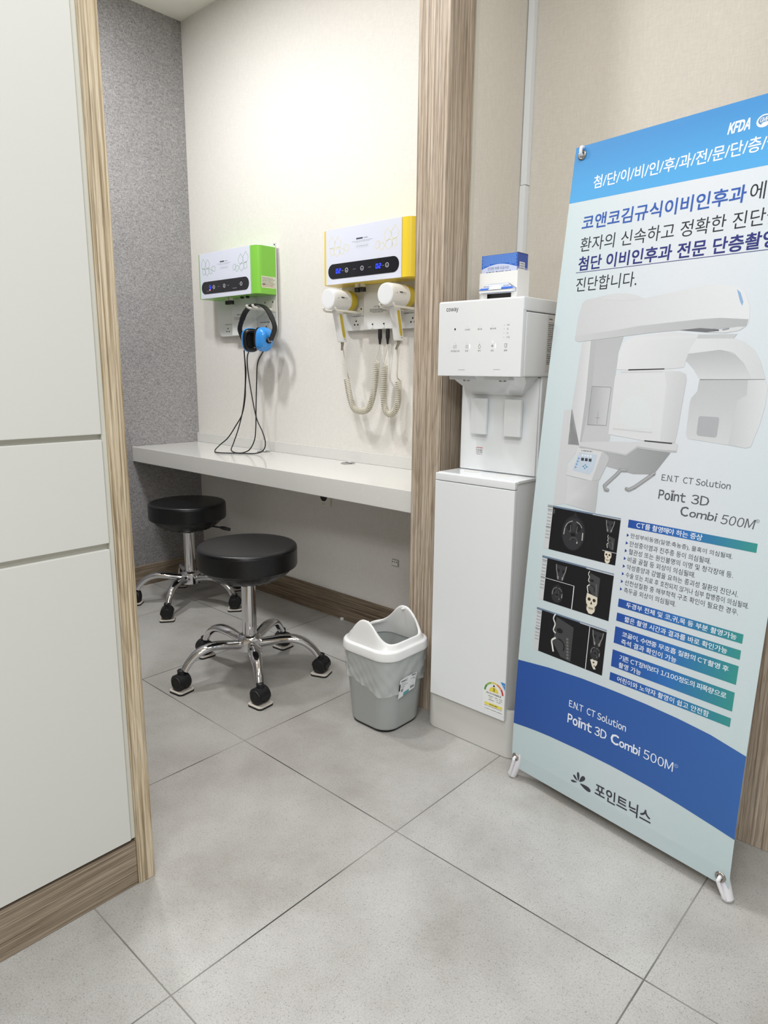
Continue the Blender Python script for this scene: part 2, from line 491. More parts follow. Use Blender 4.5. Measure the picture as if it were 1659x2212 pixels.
class Art:
    """flat printed artwork: polygons in (s, t) mapped to 3-D by fn(s, t, layer), ink held per corner"""
    def __init__(self, fn, slab=0.0):
        self.bm = bmesh.new(); self.fn = fn; self.slab = slab
        self.ink = self.bm.loops.layers.float_color.new('ink')
    def face(self, poly, col, lay):
        if len(poly) < 3: return
        area_ = sum(poly[i][0] * poly[(i + 1) % len(poly)][1] - poly[(i + 1) % len(poly)][0] * poly[i][1] for i in range(len(poly)))
        if abs(area_) < 1e-10: return
        f = self.bm.faces.new([self.bm.verts.new(self.fn(s, t, lay)) for s, t in poly])
        for l, p in zip(f.loops, poly):
            c = col(p[0], p[1]) if callable(col) else col
            l[self.ink] = c4(c)
        return f
    def poly(self, pts, col, lay=1):
        if self.slab and len(pts) > 4:
            for tri in tessellate_polygon([[Vector((p[0], p[1], 0)) for p in pts]]):
                self.poly([pts[i] for i in tri], col, lay)
        elif self.slab:
            t0 = min(p[1] for p in pts); t1 = max(p[1] for p in pts)
            k = math.floor(t0 / self.slab) + 1
            rest = list(pts)
            while k * self.slab < t1 - 1e-9:
                self.face(clip_h(rest, k * self.slab, False), col, lay)
                rest = clip_h(rest, k * self.slab, True)
                k += 1
            self.face(rest, col, lay)
        else: self.face(list(pts), col, lay)
    def rect(self, s0, t0, s1, t1, col, lay=1):
        if self.slab and callable(col) and s1 - s0 > 0.05:
            n = 8
            for i in range(n):
                a = s0 + (s1 - s0) * i / n; b = s0 + (s1 - s0) * (i + 1) / n
                self.poly([(a, t0), (b, t0), (b, t1), (a, t1)], col, lay)
        else: self.poly([(s0, t0), (s1, t0), (s1, t1), (s0, t1)], col, lay)
    def line(self, pts, w, col, lay=2, closed=False):
        P = list(pts) + ([pts[0]] if closed else [])
        for (a, b), (c, d) in zip(P, P[1:]):
            dx, dy = c - a, d - b; L = math.hypot(dx, dy)
            if L < 1e-9: continue
            nx, ny = -dy / L * w / 2, dx / L * w / 2
            self.face([(a + nx, b + ny), (a - nx, b - ny), (c - nx, d - ny), (c + nx, d + ny)], col, lay)
    def ell(self, cx, cy, rx, ry, col, lay=2, n=20, a0=0, a1=360):
        self.poly([(cx + rx * math.cos(R_(a0 + (a1 - a0) * k / n)), cy + ry * math.sin(R_(a0 + (a1 - a0) * k / n))) for k in range(n + (0 if a1 - a0 >= 360 else 1))], col, lay)
    def arc(self, cx, cy, r0, r1, a0, a1, col, lay=2, n=12):
        for k in range(n):
            a, b = R_(a0 + (a1 - a0) * k / n), R_(a0 + (a1 - a0) * (k + 1) / n)
            self.face([(cx + r0 * math.cos(a), cy + r0 * math.sin(a)), (cx + r1 * math.cos(a), cy + r1 * math.sin(a)),
                       (cx + r1 * math.cos(b), cy + r1 * math.sin(b)), (cx + r0 * math.cos(b), cy + r0 * math.sin(b))], col, lay)
    def text(self, s, s0, t0, s1=None, t1=None, col=(0, 0, 0), lay=3, bold=0.0, shear=0.0, res=2, h=None, center=False):
        vs, fs = text_polys(s, 0.0, res)
        x0 = min(v[0] for v in vs); x1 = max(v[0] for v in vs); y0 = min(v[1] for v in vs); y1 = max(v[1] for v in vs)
        if h is not None: ky = h / max(y1 - y0, 1e-6)
        else: ky = (t1 - t0) / max(y1 - y0, 1e-6)
        kx = ky if s1 is None else (s1 - s0) / max(x1 - x0, 1e-6)
        if center: s0 = s0 - kx * (x1 - x0) / 2
        b = bold * 0.7
        for ci, (ox, oy) in enumerate(((-b, -b), (b, -b), (b, b), (-b, b)) if bold > 0 else ((0, 0),)):
            P = [(s0 + (x - x0 + ox) * kx + shear * (y - y0) * ky, t0 + (y - y0 + oy) * ky) for x, y in vs]
            bv = [self.bm.verts.new(self.fn(p[0], p[1], lay + ci * 0.2)) for p in P]
            for f in fs:
                try: fc = self.bm.faces.new([bv[i] for i in f])
                except ValueError: continue
                for l, i in zip(fc.loops, f):
                    c = col(*P[i]) if callable(col) else col
                    l[self.ink] = c4(c)
    def scribble(self, s0, t, s1, h, col, lay=3, seed=0):
        # lettering too small to read in the photograph: a broken row of short strokes
        r = random.Random(seed); x = s0
        while x < s1:
            w = h * r.uniform(0.5, 1.1)
            self.face([(x, t), (min(x + w * .75, s1), t), (min(x + w * .75, s1), t + h), (x, t + h)], col, lay)
            x += w * (1.0 if r.random() > .2 else 1.8)
    def build(self, name, m, parent, label=None):
        bm = self.bm
        off = world_loc(parent) if parent is not None else Vector((0, 0, 0))
        bmesh.ops.translate(bm, verts=bm.verts, vec=-off)
        me = bpy.data.meshes.new(name)
        bm.to_mesh(me); bm.free()
        me.materials.append(m)
        o = bpy.data.objects.new(name, me); COL.objects.link(o)
        if parent is not None: o.parent = parent
        if label: o['label'] = label
        return o

# ================================================================== the setting
YB = 0.92          # back wall
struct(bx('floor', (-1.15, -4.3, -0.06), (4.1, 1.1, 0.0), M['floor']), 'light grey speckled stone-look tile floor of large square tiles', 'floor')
struct(bx('ceiling', (-1.15, -4.3, 2.68), (4.1, 1.1, 2.76), M['ceiling']), 'cream painted ceiling above the grey corner', 'ceiling')
struct(bx('wall_left', (-1.15, -2.3, 0.0), (-1.005, YB, 2.68), M['gray_wall']), 'dark grey woven wallpaper wall at the far left of the booth', 'wall')
struct(bx('wall_back', (-1.15, YB, 0.0), (0.82, 1.08, 2.68), M['booth_wall']), 'ivory woven wallpaper wall behind the two wall devices', 'wall')
struct(bx('wall_niche', (0.82, YB, 0.0), (2.0, 1.08, 2.68), M['niche_wall']), 'beige woven wallpaper wall behind the water purifier and banner', 'wall')
bm = nb(); box(bm, (0.80, 0.632, 0), (0.90, YB, 2.68)); 
struct(obj('wall_partition', bm, M['niche_wall']), 'narrow beige wall return beside the oak post', 'wall')
struct(bx('trim_1', (0.792, 0.52, 0), (0.902, 0.632, 2.68), M['wood_v'], r=0.0012, seg=1), 'upright oak door post between the booth and the water purifier', 'door post')
struct(bx('trim_2', (0.9003, 0.6325, 0), (0.9045, 0.644, 2.68), M['cabinet_edge']), 'thin pale sealing strip along the oak post', 'sealing strip')
struct(bx('trim_3', (1.745, 0.53, 0), (1.99, YB, 2.68), M['wood_v'], r=0.0012, seg=1), 'oak panel upright behind the right edge of the banner', 'panel')
struct(bx('wall_right', (1.99, 0.53, 0), (4.1, 0.65, 2.68), M['plain_wall']), 'plain wall to the right of the oak panel', 'wall')
struct(bx('wall_side', (4.0, -4.3, 0), (4.1, 0.53, 2.68), M['plain_wall']), 'plain wall on the far right side of the room', 'wall')
struct(bx('wall_rear', (-1.15, -4.3, 0), (4.0, -4.2, 2.68), M['plain_wall']), 'plain wall on the near side of the room', 'wall')
struct(bx('wall_booth', (-1.005, -2.3, 0), (0.36, -2.2, 2.68), M['plain_wall']), 'plain wall closing the booth', 'wall')
struct(bx('baseboard_back', (-1.005, 0.908, 0), (0.80, YB, 0.117), M['wood_x'], r=0.001, seg=1), 'brown oak skirting board under the white counter along the back wall', 'skirting board')
struct(bx('baseboard_left', (-1.005, -2.2, 0), (-0.993, 0.908, 0.103), M['wood_y'], r=0.001, seg=1), 'brown oak skirting board along the grey wall', 'skirting board')

# ================================================================== cabinet at the left
cabn = thing('cabinet', (0.66, -0.8, 0), 'tall cream cabinet with oak side panel at the left edge', 'cabinet')
XF = 0.912
bm = nb(); box(bm, (0.42, -2.2, 0.112), (0.888, -0.505, 2.5)); obj('carcass', bm, M['cabinet_edge'], cabn)
bx('side_panel', (0.40, -0.503, 0.0), (XF, -0.4665, 2.5), M['wood_cab'], cabn, r=0.001, seg=1)
bx('kickboard', (0.86, -2.2, 0.0), (XF - 0.003, -0.504, 0.1035), M['wood_y'], cabn, r=0.001, seg=1)
bx('filler_strip', (0.888, -0.5125, 0.112), (XF - 0.004, -0.5035, 2.5), M['cabinet_edge'], cabn)
bx('shadow_gap', (0.862, -2.2, 0.1035), (XF - 0.014, -0.504, 0.112), M['dark_gap'], cabn)
D0, D1 = -1.115, -0.514
bx('upper_door', (0.889, D0, 0.9605), (XF, D1, 2.49), M['cabinet'], cabn, r=0.0015)
bx('drawer_front', (0.889, D0, 0.7535), (XF, D1, 0.9505), M['cabinet'], cabn, r=0.0015)
bx('lower_door', (0.889, D0, 0.112), (XF, D1, 0.7415), M['cabinet'], cabn, r=0.0015)
for z0, z1 in ((0.9505, 0.9605), (0.7415, 0.7535)):
    bx('finger_groove', (0.8885, D0, z0), (XF - 0.012, D1 + 0.0015, z1), M['cabinet_edge'], cabn)
for y0, y1 in ((-1.72, -1.118),):
    bx('upper_door', (0.889, y0, 0.9605), (XF, y1, 2.49), M['cabinet'], cabn, r=0.0015)
    bx('drawer_front', (0.889, y0, 0.7535), (XF, y1, 0.9505), M['cabinet'], cabn, r=0.0015)
    bx('lower_door', (0.889, y0, 0.112), (XF, y1, 0.7415), M['cabinet'], cabn, r=0.0015)

# ================================================================== counter
ctr = thing('counter', (-0.1, 0.73, 0.636), 'white stone counter shelf spanning the booth below the two wall devices', 'counter')
bx('worktop', (-1.004, 0.54, 0.636), (0.7915, 0.9195, 0.708), M['quartz'], ctr, r=0.003)
bx('upstand', (-1.004, 0.907, 0.7082), (0.7915, 0.9197, 0.7555), M['quartz'], ctr, r=0.0015)
for gx, gy in ((0.167, 0.862), (-0.395, 0.868)):
    bm = nb()
    lathe(bm, [(0.030, 0.7081), (0.030, 0.7098), (0.0285, 0.7106), (0.0245, 0.7106), (0.0235, 0.7094), (0.0, 0.7094)], (gx, gy, 0), n=32, cap1=False)
    g = obj('cable_grommet', bm, M['steel'], ctr)
    bm = nb(); box(bm, (gx - 0.019, gy + 0.002, 0.7092), (gx + 0.015, gy + 0.011, 0.7102)); obj('cable_slot', bm, M['socket_dark'], g)

# ================================================================== wall fittings
out = thing('wall_socket', (-0.035, YB, 0.495), 'white square power socket on the wall just under the counter', 'socket')
bx('cover_plate', (-0.076, 0.911, 0.4955), (0.006, 0.9198, 0.5775), M['warm_white'], out, r=0.003)
bm = nb(); lathe(bm, [(0.0215, 0.9108), (0.0215, 0.9100), (0.0195, 0.9098), (0.018, 0.9106)], (-0.035, 0, 0.5385), 'Y', 28)
obj('socket_well', bm, M['socket_dark'], out)
for sx in (-0.0095, 0.0095):
    bm = nb(); lathe(bm, [(0.0028, 0.9102), (0.0028, 0.9088)], (-0.035 + sx, 0, 0.5385), 'Y', 12); obj('contact', bm, M['steel'], out)
a = Art(lambda s, t, l: (s, 0.9108 - l * .0001, t)); a.scribble(-0.042, 0.5035, -0.027, 0.0022, (80, 80, 80), 1, 3); a.build('marking', M['print_gloss'], out)
bm = nb(); box(bm, (0.366, 0.914, 0.304), (0.401, 0.9198, 0.332), 0.001)
jk = thing('data_socket', (0.383, YB, 0.304), 'tiny two-port data socket low on the wall beside the oak post', 'socket')
obj('cover_plate', bm, M['steel'], jk)
bx('face', (0.369, 0.9128, 0.307), (0.398, 0.9142, 0.329), M['warm_white'], jk)
for x in (0.3725, 0.3835, 0.3945):
    bm = nb(); lathe(bm, [(0.0024, 0.9127), (0.0024, 0.912)], (x, 0, 0.3225), 'Y', 10); obj('port', bm, M['socket_dark'], jk)
tk = thing('cable_trunking', (0.911, 0.905, 0.0), 'white vertical cable trunking in the corner behind the purifier', 'cable trunking')
bx('upper_cover', (0.9025, 0.896, 1.655), (0.923, 0.9195, 2.68), M['appliance'], tk, r=0.002)
bx('lower_cover', (0.901, 0.8945, 0.0), (0.9215, 0.9195, 1.654), M['appliance'], tk, r=0.002)
bm = nb(); box(bm, (0.082, 0.896, 0.0005), (0.094, 0.907, 0.012), 0.001)
tag(obj('paper_scrap', bm, M['paper']), 'tiny white paper scrap on the floor against the brown skirting board', 'paper')

# ================================================================== stools
def make_stool():
    t = thing('swivel_stool', (0, 0, 0), 'round black stool nearest the waste bin, on a chrome five-star base', 'stool', 'black swivel stools')
    SR = 0.174
    bm = nb()
    lathe(bm, [(0.0, 0.485), (0.10, 0.4845), (SR - .016, 0.4835), (SR - .006, 0.481), (SR - .002, 0.4775), (SR - .0008, 0.4735), (SR - .0022, 0.472), (SR - .0006, 0.4705), (SR, 0.466), (SR, 0.414), (SR - .002, 0.408), (SR - .007, 0.405), (0.0, 0.405)], n=64, cap0=False, cap1=False)
    s = obj('seat', bm, M['leather'], t)
    # gathered elastic skirt under the seat
    bm = nb(); rings = []
    for k, (r, z) in enumerate(((0.158, 0.4055), (0.15, 0.393), (0.135, 0.380), (0.115, 0.368), (0.10, 0.360), (0.088, 0.357))):
        rings.append([Vector(((r + 0.0035 * k * 0.35 * math.sin(j * 2.9 + k)) * math.cos(2 * math.pi * j / 72), (r + 0.0035 * k * 0.35 * math.sin(j * 2.9 + k)) * math.sin(2 * math.pi * j / 72), z + 0.0018 * math.sin(j * 4.1 + k * 1.3) * min(1, k))) for j in range(72)])
    loft(bm, rings); obj('seat_skirt', bm, M['leather'], t, smooth=60)
    bm = nb(); lathe(bm, [(0.016, 0.36), (0.016, 0.345), (0.0255, 0.343), (0.0255, 0.150), (0.024, 0.148)], n=32); obj('gas_lift', bm, M['chrome'], t)
    bm = nb(); lathe(bm, [(0.0265, 0.3445), (0.0265, 0.3385)], n=32); obj('lift_collar', bm, M['black_plastic'], t)
    bm = nb()
    tube(bm, [(0.05, 0.02, 0.372), (0.11, 0.05, 0.366), (0.145, 0.066, 0.360)], 0.004, 8); tube(bm, [(0.135, 0.062, 0.362), (0.15, 0.069, 0.359), (0.178, 0.082, 0.352)], [0.006, 0.009, 0.007], 10)
    obj('height_lever', bm, M['black_plastic'], t)
    bm = nb()
    lathe(bm, [(0.026, 0.153), (0.033, 0.1525), (0.041, 0.146), (0.045, 0.138), (0.045, 0.096), (0.040, 0.092), (0.0, 0.092)], n=10, cap1=False)
    obj('hub', bm, M['chrome'], t, smooth=25)
    for k in range(5):
        a = R_(72 * k)
        ca, sa = math.cos(a), math.sin(a)
        pts = crom([(0.036, 0, 0.118), (0.07, 0, 0.125), (0.115, 0, 0.134), (0.158, 0, 0.135), (0.196, 0, 0.122), (0.226, 0, 0.098), (0.245, 0, 0.072)], 6)
        n = len(pts)
        bm = nb()
        P, fr = frames(pts, (0, 0, 1))
        rings = []
        for i, (p, (tt, na, bb)) in enumerate(zip(P, fr)):
            f = i / (n - 1)
            w = 0.0165 + 0.0075 * math.sin(math.pi * min(1, f * 1.15)) ** 2 - 0.002 * f
            h = 0.0165 - 0.0035 * f
            rings.append([p + na * (math.cos(2 * math.pi * q / 14) * h) + bb * (math.sin(2 * math.pi * q / 14) * w) for q in range(14)])
        loft(bm, rings)
        bmesh.ops.rotate(bm, verts=bm.verts, cent=(0, 0, 0), matrix=Matrix.Rotation(a, 3, 'Z'))
        leg = obj('leg', bm, M['chrome'], t, smooth=50)
        # caster with hood, two wheels and a felt floor pad
        c = Vector((0.256 * ca, 0.256 * sa, 0))
        ang = a + R_((35, -20, 160, 80, -70)[k])
        rot = Matrix.Rotation(ang, 3, 'Z')
        def put(bm):
            bmesh.ops.rotate(bm, verts=bm.verts, cent=(0, 0, 0), matrix=rot)
            bmesh.ops.translate(bm, verts=bm.verts, vec=c)
        bm = nb()
        lathe(bm, [(0.0095, 0.080), (0.0125, 0.077), (0.0125, 0.062)], n=16)
        # hood: half drum over the wheels
        prof = [(0.0285 * math.cos(R_(q)), 0.037 + 0.0285 * math.sin(R_(q))) for q in range(-12, 196, 16)]
        prof += [(-0.0225, 0.030), (0.0225, 0.030)] if False else []
        inner = [(0.0245 * math.cos(R_(q)), 0.036 + 0.0245 * math.sin(R_(q))) for q in range(184, -24, -16)]
        prism(bm, prof + inner, lambda u, v, h: Vector((u, h, v)), -0.021, 0.021)
        box(bm, (-0.024, -0.006, 0.02), (0.024, 0.006, 0.055), 0.002)
        put(bm); cs = obj('caster', bm, M['black_plastic'], leg)
        for side in (-1, 1):
            bm = nb()
            lathe(bm, [(0.0, 0.006 * side), (0.0235, 0.006 * side), (0.0255, 0.008 * side), (0.0255, 0.021 * side), (0.023, 0.0245 * side), (0.016, 0.0255 * side), (0.015, 0.0245 * side), (0.0, 0.0245 * side)], (0, 0, 0.0345), 'Y', 28, cap0=False, cap1=False)
            put(bm); obj('wheel', bm, M['black_rubber'], leg)
        bm = nb(); loft(bm, [[(x, y, z) for x, y in rrect(s_, s_, 0.012, 4)] for s_, z in ((0.063, 0.0055), (0.064, 0.0065), (0.064, 0.0090), (0.061, 0.0098))])
        put(bm); obj('felt_pad', bm, M['felt'], leg)
        bm = nb(); loft(bm, [[(x, y, z) for x, y in rrect(0.0645, 0.0645, 0.013, 4)] for z in (0.0, 0.0056)])
        put(bm); obj('pad_base', bm, M['black_rubber'], leg)
    return t
def copy_tree(o, parent=None):
    c = o.copy(); COL.objects.link(c); c.parent = parent
    for ch in list(o.children): copy_tree(ch, c)
    return c
stool = make_stool()
stool2 = copy_tree(stool)
stool.location = (0.236, 0.297, 0); stool.rotation_euler.z = R_(-30)
stool2.location = (-0.607, 0.585, 0); stool2.rotation_euler.z = R_(-56 + 72)
stool2['label'] = 'round black stool nearest the grey wall, tucked partly under the counter'
for _o, _a in ((stool, 175), (stool2, 0)):
    for _c in _o.children:
        if _c.name.startswith('height_lever'): _c.rotation_euler.z = R_(_a)

# ================================================================== wall devices
def wall_device(name, x0, accent, label, cat, digits):
    """x0 = left end of the coloured housing; 0.46 m wide"""
    t = thing(name, (x0 + 0.23, 0.905, 1.235), label, cat)
    W = 0.46; yf, yb = 0.799, 0.899; z0, z1 = 1.403, 1.6
    # housing with rounded front edges
    bm = nb(); r = 0.03
    ring = [(x0, yb)] + [(x0 + r - r * math.cos(R_(q)), yf + r - r * math.sin(R_(q))) for q in range(0, 91, 10)] + [(x0 + W - r + r * math.sin(R_(q)), yf + r - r * math.cos(R_(q))) for q in range(0, 91, 10)] + [(x0 + W, yb)]
    loft(bm, [[(x, y, z) for x, y in ring] for z in (z0, z1)])
    obj('housing', bm, accent, t, smooth=30)
    px0, px1 = x0 + 0.031, x0 + 0.414
    bx('front_panel', (px0, yf - 0.003, z0 - 0.001), (px1, yf + 0.0005, z1 + 0.001), M['panel_white'], t, r=0.001)
    fy = yf - 0.003
    # black touch strip
    dx0, dx1 = x0 + 0.0435, x0 + 0.4035
    cz, hh = 1.4488, 0.027
    bm = nb()
    pts = [(dx0 + hh + hh * math.cos(R_(q)), cz + hh * math.sin(R_(q))) for q in range(90, 271, 12)] + [(dx1 - hh + hh * math.cos(R_(q)), cz + hh * math.sin(R_(q))) for q in range(-90, 91, 12)]
    prism(bm, pts, lambda u, v, h: Vector((u, fy - h, v)), -0.0002, 0.0012)
    strip = obj('touch_strip', bm, M['black_glass'], t)
    sy = fy - 0.0012
    for cx in digits['rings']:
        a = Art(lambda s, q, l: (s, sy - l * .0002, q))
        a.arc(x0 + cx, cz, 0.0069, 0.0078, 0, 360, (205, 210, 240), 1, 24)
        a.text(digits['mark'], x0 + cx, cz - 0.0018, col=(200, 205, 235), h=0.0014 if digits['mark'] == '-' else 0.0024, center=True)
        a.build('touch_button', M['white_led'], strip)
    for i, (sx0, sx1, dz) in enumerate([(u, v, -.0009) for u, v in digits['words']] + [(u, v, -.0165) for u, v in digits.get('low', ())]):
        a = Art(lambda s, q, l: (s, sy - l * .0002, q))
        a.scribble(x0 + sx0, cz + dz, x0 + sx1, 0.0019 if dz > -.01 else .0026, (150, 152, 172), 2, i)
        a.build('strip_marking', M['print_gloss'], strip)
    for sx, s in digits['nums']:
        bm = nb()
        seg7(bm, s, x0 + sx, cz - 0.008, 0.011, 0.0165, sy - 0.0004)
        obj('digit_display', bm, M['blue_led'], strip)
    if digits.get('lamp'):
        bm = nb(); lathe(bm, [(0.0025, sy), (0.0025, sy - 0.0008), (0.001, sy - 0.0012)], (x0 + digits['lamp'], 0, cz - 0.0115), 'Y', 14); obj('indicator_lamp', bm, M['red_led'], strip)
    # printed front: outline petals and small lettering
    a = Art(lambda s, q, l: (s, fy - l * .00012, q))
    ink = digits['ink']
    def P(L): return [(x0 + u, v) for u, v in L]
    petL = [[(0.0455, 1.556), (0.062, 1.5775), (0.0815, 1.556), (0.073, 1.5365), (0.0655, 1.531), (0.052, 1.5365)],
            [(0.079, 1.553), (0.0965, 1.573), (0.113, 1.5545), (0.107, 1.537), (0.095, 1.534), (0.0835, 1.535)],
            [(0.0525, 1.5345), (0.0735, 1.5345), (0.0755, 1.512), (0.0625, 1.507), (0.054, 1.5155)],
            [(0.077, 1.529), (0.098, 1.5335), (0.1075, 1.517), (0.0925, 1.5015), (0.077, 1.512)],
            [(0.1035, 1.5345), (0.1285, 1.525), (0.1285, 1.511), (0.118, 1.5065), (0.108, 1.5125)],
            [(0.1275, 1.5345), (0.1415, 1.541), (0.157, 1.534), (0.151, 1.5165), (0.132, 1.522)]]
    petR = [[(0.33, 1.552), (0.349, 1.5735), (0.3665, 1.553), (0.359, 1.536), (0.346, 1.5295), (0.336, 1.536)],
            [(0.363, 1.557), (0.3845, 1.579), (0.4035, 1.557), (0.394, 1.5375), (0.378, 1.5325), (0.369, 1.54)],
            [(0.3365, 1.521), (0.351, 1.5345), (0.367, 1.5315), (0.3715, 1.5145), (0.3525, 1.501), (0.339, 1.5125)],
            [(0.2895, 1.527), (0.302, 1.535), (0.312, 1.531), (0.307, 1.514), (0.294, 1.508)],
            [(0.3115, 1.524), (0.327, 1.527), (0.336, 1.516), (0.3195, 1.5005), (0.3095, 1.509)],
            [(0.37, 1.5315), (0.389, 1.537), (0.393, 1.513), (0.3745, 1.5075), (0.3705, 1.517)]]
    for L in petL + petR: a.line(P(L), 0.0014, ink, 1, True)
    a.rect(x0 + 0.193, 1.551, x0 + 0.226, 1.5565, (75, 76, 92), 1); a.scribble(x0 + 0.231, 1.552, x0 + 0.252, 0.0036, (150, 150, 165), 1, 2)
    a.scribble(x0 + 0.171, 1.5445, x0 + 0.2745, 0.0016, (150, 150, 162), 1, 5); a.scribble(x0 + 0.185, 1.5405, x0 + 0.261, 0.0014, (165, 165, 175), 1, 6)
    a.line(P([(0.193, 1.5215), (0.254, 1.5215), (0.254, 1.5325), (0.193, 1.5325)]), 0.0006, (190, 191, 200), 1, True)
    for i in range(6): a.rect(x0 + 0.197 + i * .0098, 1.525, x0 + 0.2 + i * .0098, 1.5285, (120, 121, 135) if i != 2 else (50, 50, 62), 1)
    a.build('front_print', M['print_gloss'], t)
    # white mounting plate, standing off the wall
    bm = nb(); xl, xr = x0 + 0.012, x0 + 0.459; zb, zt, rr = 1.236, 1.619, 0.04
    pts = [(xl, zt), (xl, zb + rr)] + [(xl + rr - rr * math.cos(R_(q)), zb + rr - rr * math.sin(R_(q))) for q in range(0, 91, 10)] + [(xr - rr + rr * math.sin(R_(q)), zb + rr - rr * math.cos(R_(q))) for q in range(0, 91, 10)] + [(xr, zb + rr), (xr, zt)]
    # folded upper corner ears carry the fixing screws
    prism(bm, pts, lambda u, v, h: Vector((u, h, v)), 0.899, 0.905)
    plate = obj('mounting_plate', bm, M['metal_white'], t)
    bx('wall_spacer', (x0 + 0.06, 0.905, 1.27), (x0 + 0.40, 0.9199, 1.58), M['metal_white'], t)
    bx('centre_cover', (x0 + 0.148, 0.882, 1.2365), (x0 + 0.318, 0.8995, 1.403), M['metal_white'], t, r=0.002)
    for sx, sz in ((0.092, 1.2715), (0.0835, 1.258), (0.101, 1.258), (0.384, 1.2715), (0.3755, 1.258), (0.392, 1.258), (0.4535, 1.6125)):
        bm = nb(); lathe(bm, [(0.0034, 0.8992), (0.0034, 0.8982), (0.0018, 0.8977)], (x0 + sx, 0, sz), 'Y', 14); obj('screw', bm, M['screw'], plate)
    a = Art(lambda s, q, l: (s, 0.8988 - l * .0001, q))
    a.scribble(x0 + 0.067, 1.2885, x0 + 0.137, 0.0034, (110, 112, 112), 1, 4); a.build('plate_print', M['print_gloss'], plate)
    a = Art(lambda s, q, l: (s, 0.8988 - l * .0001, q)); a.scribble(x0 + 0.341, 1.2885, x0 + 0.41, 0.0034, (110, 112, 112), 1, 8)
    a.build('plate_print', M['print_gloss'], plate)
    for kx in digits['knobs']:
        bm = nb(); lathe(bm, [(0.0095, 1.4035), (0.0095, 1.388)], (x0 + kx, 0.85, 0), n=20); obj('knob_stem', bm, M['warm_white'], t)
        bm = nb(); lathe(bm, [(0.0115, 1.390), (0.0125, 1.387), (0.0125, 1.3755), (0.0115, 1.374)], (x0 + kx, 0.85, 0), n=20); obj('knob', bm, M['black_plastic'], t)
    return t
SEG = {'0': 'abcdef', '2': 'abged', '5': 'afgcd'}
def seg7(bm, s, x, z, w, h, y):
    t = 0.0029
    for i, ch in enumerate(s):
        ox = x + i * (w + 0.0035)
        sl = 0.10
        def bar(u0, v0, u1, v1):
            pts = [(u0, v0), (u1, v0), (u1, v1), (u0, v1)]
            prism(bm, [(ox + u + sl * v, z + v) for u, v in pts], lambda u, v, hh: Vector((u, y - hh, v)), 0.0, 0.0004)
        for c in SEG[ch]:
            g = 0.0004
            if c == 'a': bar(t * .6, h - t, w - t * .6, h)
            if c == 'd': bar(t * .6, 0, w - t * .6, t)
            if c == 'g': bar(t * .6, h / 2 - t / 2, w - t * .6, h / 2 + t / 2)
            if c == 'f': bar(0, h / 2 + g, t, h - g)
            if c == 'b': bar(w - t, h / 2 + g, w, h - g)
            if c == 'e': bar(0, g, t, h / 2 - g)
            if c == 'c': bar(w - t, g, w, h / 2 - g)

def prong(bm, pts, r): tube(bm, crom(pts, 5), r, 10)
dv = wall_device('yellow_wall_device', 0.085, M['yellow'], 'yellow and white wall device showing 02 twice, beside the oak post', 'wall device',
    dict(rings=(0.1436, 0.224, 0.348), mark='-', words=((0.119, 0.127), (0.178, 0.193), (0.256, 0.27), (0.324, 0.333)), nums=((0.086, '02'), (0.2925, '02')), ink=(236, 225, 150), knobs=(0.147, 0.175)))
# cradles for the two hand units
for cx in (0.172, 0.465):
    bm = nb()
    box(bm, (cx - 0.045, 0.8955, 1.300), (cx + 0.045, 0.899, 1.3245), 0.0012)
    for s in (-1, 1):
        px = cx + s * 0.0325
        prong(bm, [(px, 0.897, 1.302), (px, 0.86, 1.302), (px, 0.80, 1.302), (px, 0.772, 1.302), (px, 0.762, 1.306), (px, 0.758, 1.314)], 0.0042)
    box(bm, (cx - 0.0345, 0.887, 1.2985), (cx + 0.0345, 0.8965, 1.3055), 0.001)
    cr = obj('cradle', bm, M['warm_white'], dv)
    for s in (-0.036, 0.036):
        bm = nb(); lathe(bm, [(0.0034, 0.8957), (0.0034, 0.8947), (0.0018, 0.894)], (cx + s, 0, 1.3165), 'Y', 14); obj('screw', bm, M['screw'], cr)
a = Art(lambda s, q, l: (s, 0.8818 - l * .0001, q))
a.text('extra', 0.2885, 1.3165, 0.3135, 1.3245, (120, 120, 118), 1); a.rect(0.3135, 1.316, 0.328, 1.3265, (70, 70, 70), 1); a.text('N', 0.3165, 1.318, 0.3245, 1.3245, (225, 225, 222), 2, bold=.03)
for i, (u0, u1, v) in enumerate(((0.2655, 0.357, 1.3095), (0.268, 0.353, 1.3055), (0.2655, 0.355, 1.3015), (0.28, 0.335, 1.2978))): a.scribble(u0, v, u1, 0.0024, (120, 120, 120), 1, i)
a.build('cover_print', M['print_gloss'], dv)
for u in (0.2815, 0.3405):
    a = Art(lambda s, q, l: (s, 0.8818 - l * .0001, q))
    a.ell(u, 1.2555, 0.0042, 0.0032, (45, 45, 45), 1); a.line([(u + .001, 1.2535), (u + .0035, 1.244)], 0.0012, (90, 90, 90), 1); a.scribble(u - .006, 1.235 + .004, u + .005, 0.0018, (120, 120, 120), 1, 3)
    a.build('jack_mark', M['print_gloss'], dv)

